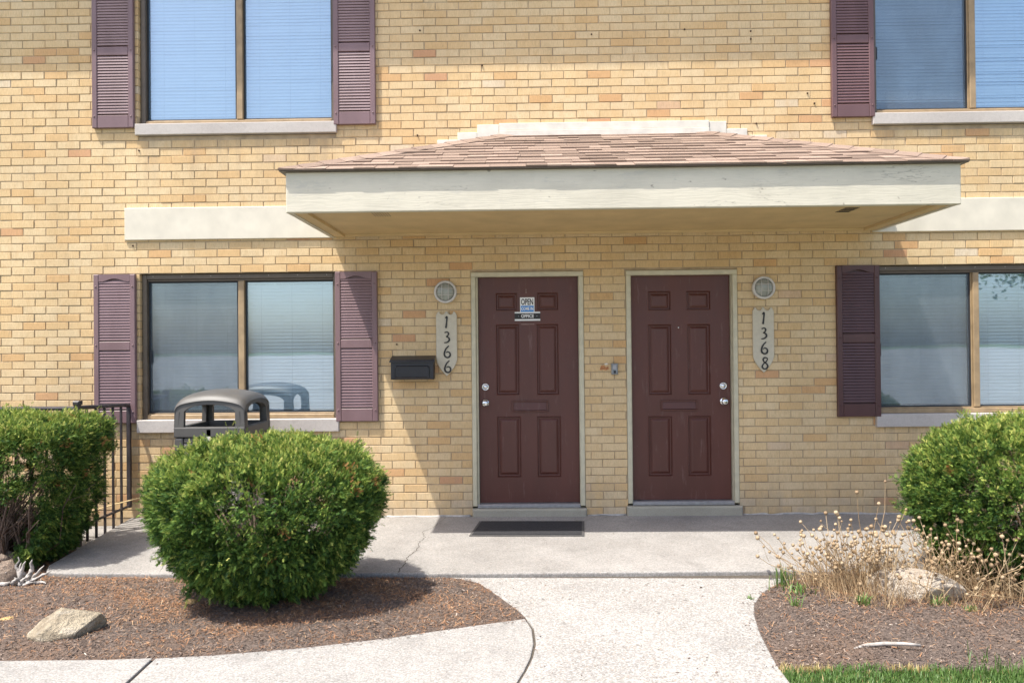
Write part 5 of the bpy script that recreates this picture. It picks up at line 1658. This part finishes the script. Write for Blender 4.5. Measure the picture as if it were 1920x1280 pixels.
# driftwood stump
st_o = thing('driftwood_stump', 'grey weathered root stump with splayed prongs at the patio corner', 'stump', (-3.335, -1.74, -0.03))
r4 = np.random.default_rng(12)
m = MB(); m.tube([(-0.05, 0.0, -0.02), (-0.06, 0.0, 0.07), (-0.075, 0.005, 0.16)], [0.06, 0.05, 0.03], 9)
m.tube([(-0.075, 0.005, 0.15), (-0.11, 0.0, 0.185), (-0.15, -0.01, 0.17)], [0.03, 0.022, 0.008], 7)
link('trunk', m.mesh('trunk', M_ROCK2, True), st_o)
for (bx_, by, ex, ey, ez, w) in ((0.0, 0, -0.02, 0.02, 0.20, 0.018), (0.01, 0, 0.035, 0.0, 0.17, 0.015), (0.05, -0.01, 0.11, -0.01, 0.19, 0.017), (0.06, -0.01, 0.16, -0.01, 0.13, 0.013), (0.10, -0.02, 0.20, -0.02, 0.10, 0.018),
                                 (-0.08, -0.03, -0.20, -0.05, 0.09, 0.013), (-0.08, -0.05, -0.22, -0.07, 0.04, 0.012), (0.03, -0.04, 0.16, -0.06, 0.03, 0.012), (-0.03, -0.05, -0.12, -0.10, 0.01, 0.014), (0.07, 0.0, 0.075, 0.0, 0.14, 0.013),
                                 (0.0, -0.03, 0.03, -0.07, 0.06, 0.02), (0.04, -0.03, 0.09, -0.06, 0.07, 0.02), (0.08, -0.03, 0.15, -0.05, 0.06, 0.018), (-0.02, -0.02, -0.05, -0.05, 0.10, 0.018), (0.02, 0.01, 0.0, 0.01, 0.15, 0.02), (0.12, -0.03, 0.21, -0.06, 0.02, 0.014)):
    m = MB()
    pts = []; ws = []
    for i in range(6):
        t = i / 5
        pts.append((bx_ + (ex - bx_) * t + r4.normal(0, 0.009), by + (ey - by) * t + r4.normal(0, 0.006), 0.01 + 0.85 * ez * t ** 0.9 + r4.normal(0, 0.006))); ws.append(w * (1.2 - 1.08 * t) * r4.uniform(0.65, 1.35))
    m.tube(pts, ws, 6)
    link('prong', m.mesh('prong', M_DRIFT, True), st_o)
st_o.scale = (1.12, 1.12, 0.95)
def stick(name, label, pts, rs, mat):
    m = MB(); m.tube(pts, rs, 7)
    link(name, m.mesh(name, mat, True), label=label, cat='stick')
stick('bleached_stick', 'bleached white stick lying in the mulch near the lawn', [(1.600, -2.900, -0.004), (1.665, -2.880, 0.002), (1.765, -2.868, 0.006), (1.865, -2.868, 0.004), (1.935, -2.874, 0.0)], [0.004, 0.010, 0.010, 0.009, 0.007], M_STICK)
stick('bark_chip', 'pale curled bark chip in the shade beside the rounded yew', [(-0.80, -1.885, -0.025), (-0.76, -1.89, -0.02), (-0.70, -1.90, -0.028)], [0.014, 0.014, 0.006], M_DRIFT)

# ------------------------------------------------------------------ the paved lot opposite (seen only as reflections in the panes)
def tree(x, y, h, rad, seed, label):
    r = np.random.default_rng(seed)
    o = thing('street_tree', label, 'tree', (x, y, -0.2), 'trees in the paved lot')
    m = MB(); m.tube([(0, 0, 0), (0.05, 0, h * 0.3), (0, 0.1, h * 0.7)], [0.13, 0.10, 0.04], 8)
    for k in range(7):
        a_ = k * 0.9; m.tube([(0, 0, h * (0.3 + 0.04 * k)), (math.cos(a_) * rad * 0.6, math.sin(a_) * rad * 0.6, h * (0.6 + 0.04 * k))], [0.07, 0.02], 6)
    link('trunk', m.mesh('trunk', M_BARK, True), o)
    n = 5200
    cl = r.normal(0, 1, (40, 3)); cl /= np.linalg.norm(cl, axis=1, keepdims=True); cl *= (r.random((40, 1)) ** 0.4) * np.array([rad, rad, h * 0.25]); cl[:, 2] += h * 0.71
    c = cl[r.integers(0, 40, n)] + r.normal(0, rad * 0.17, (n, 3))
    a1 = r.normal(0, 1, (n, 3)); a1 /= np.linalg.norm(a1, axis=1, keepdims=True); a2 = np.cross(a1, r.normal(0, 1, (n, 3))); a2 /= np.linalg.norm(a2, axis=1, keepdims=True)
    s = r.uniform(0.08, 0.17, n)[:, None]
    V = np.stack([c - a1 * s, c + a2 * s * 0.6, c + a1 * s, c - a2 * s * 0.6], 1).reshape(-1, 3)
    me = new_mesh('crown', V, np.arange(4 * n).reshape(-1, 4), M_LEAF); fattr(me, 'rnd', r.random(n))
    link('crown', me, o)
for i, (x, y, h, rad) in enumerate(((-6.3, -25, 9.0, 3.0), (23.5, -26, 9.2, 3.4))):
    tree(x, y, h, rad, 50 + i, ('leafy green tree in the paved lot, mirrored in the window by the litter bin', 'leafy green tree in the paved lot, mirrored in the window by the domed yew')[i])
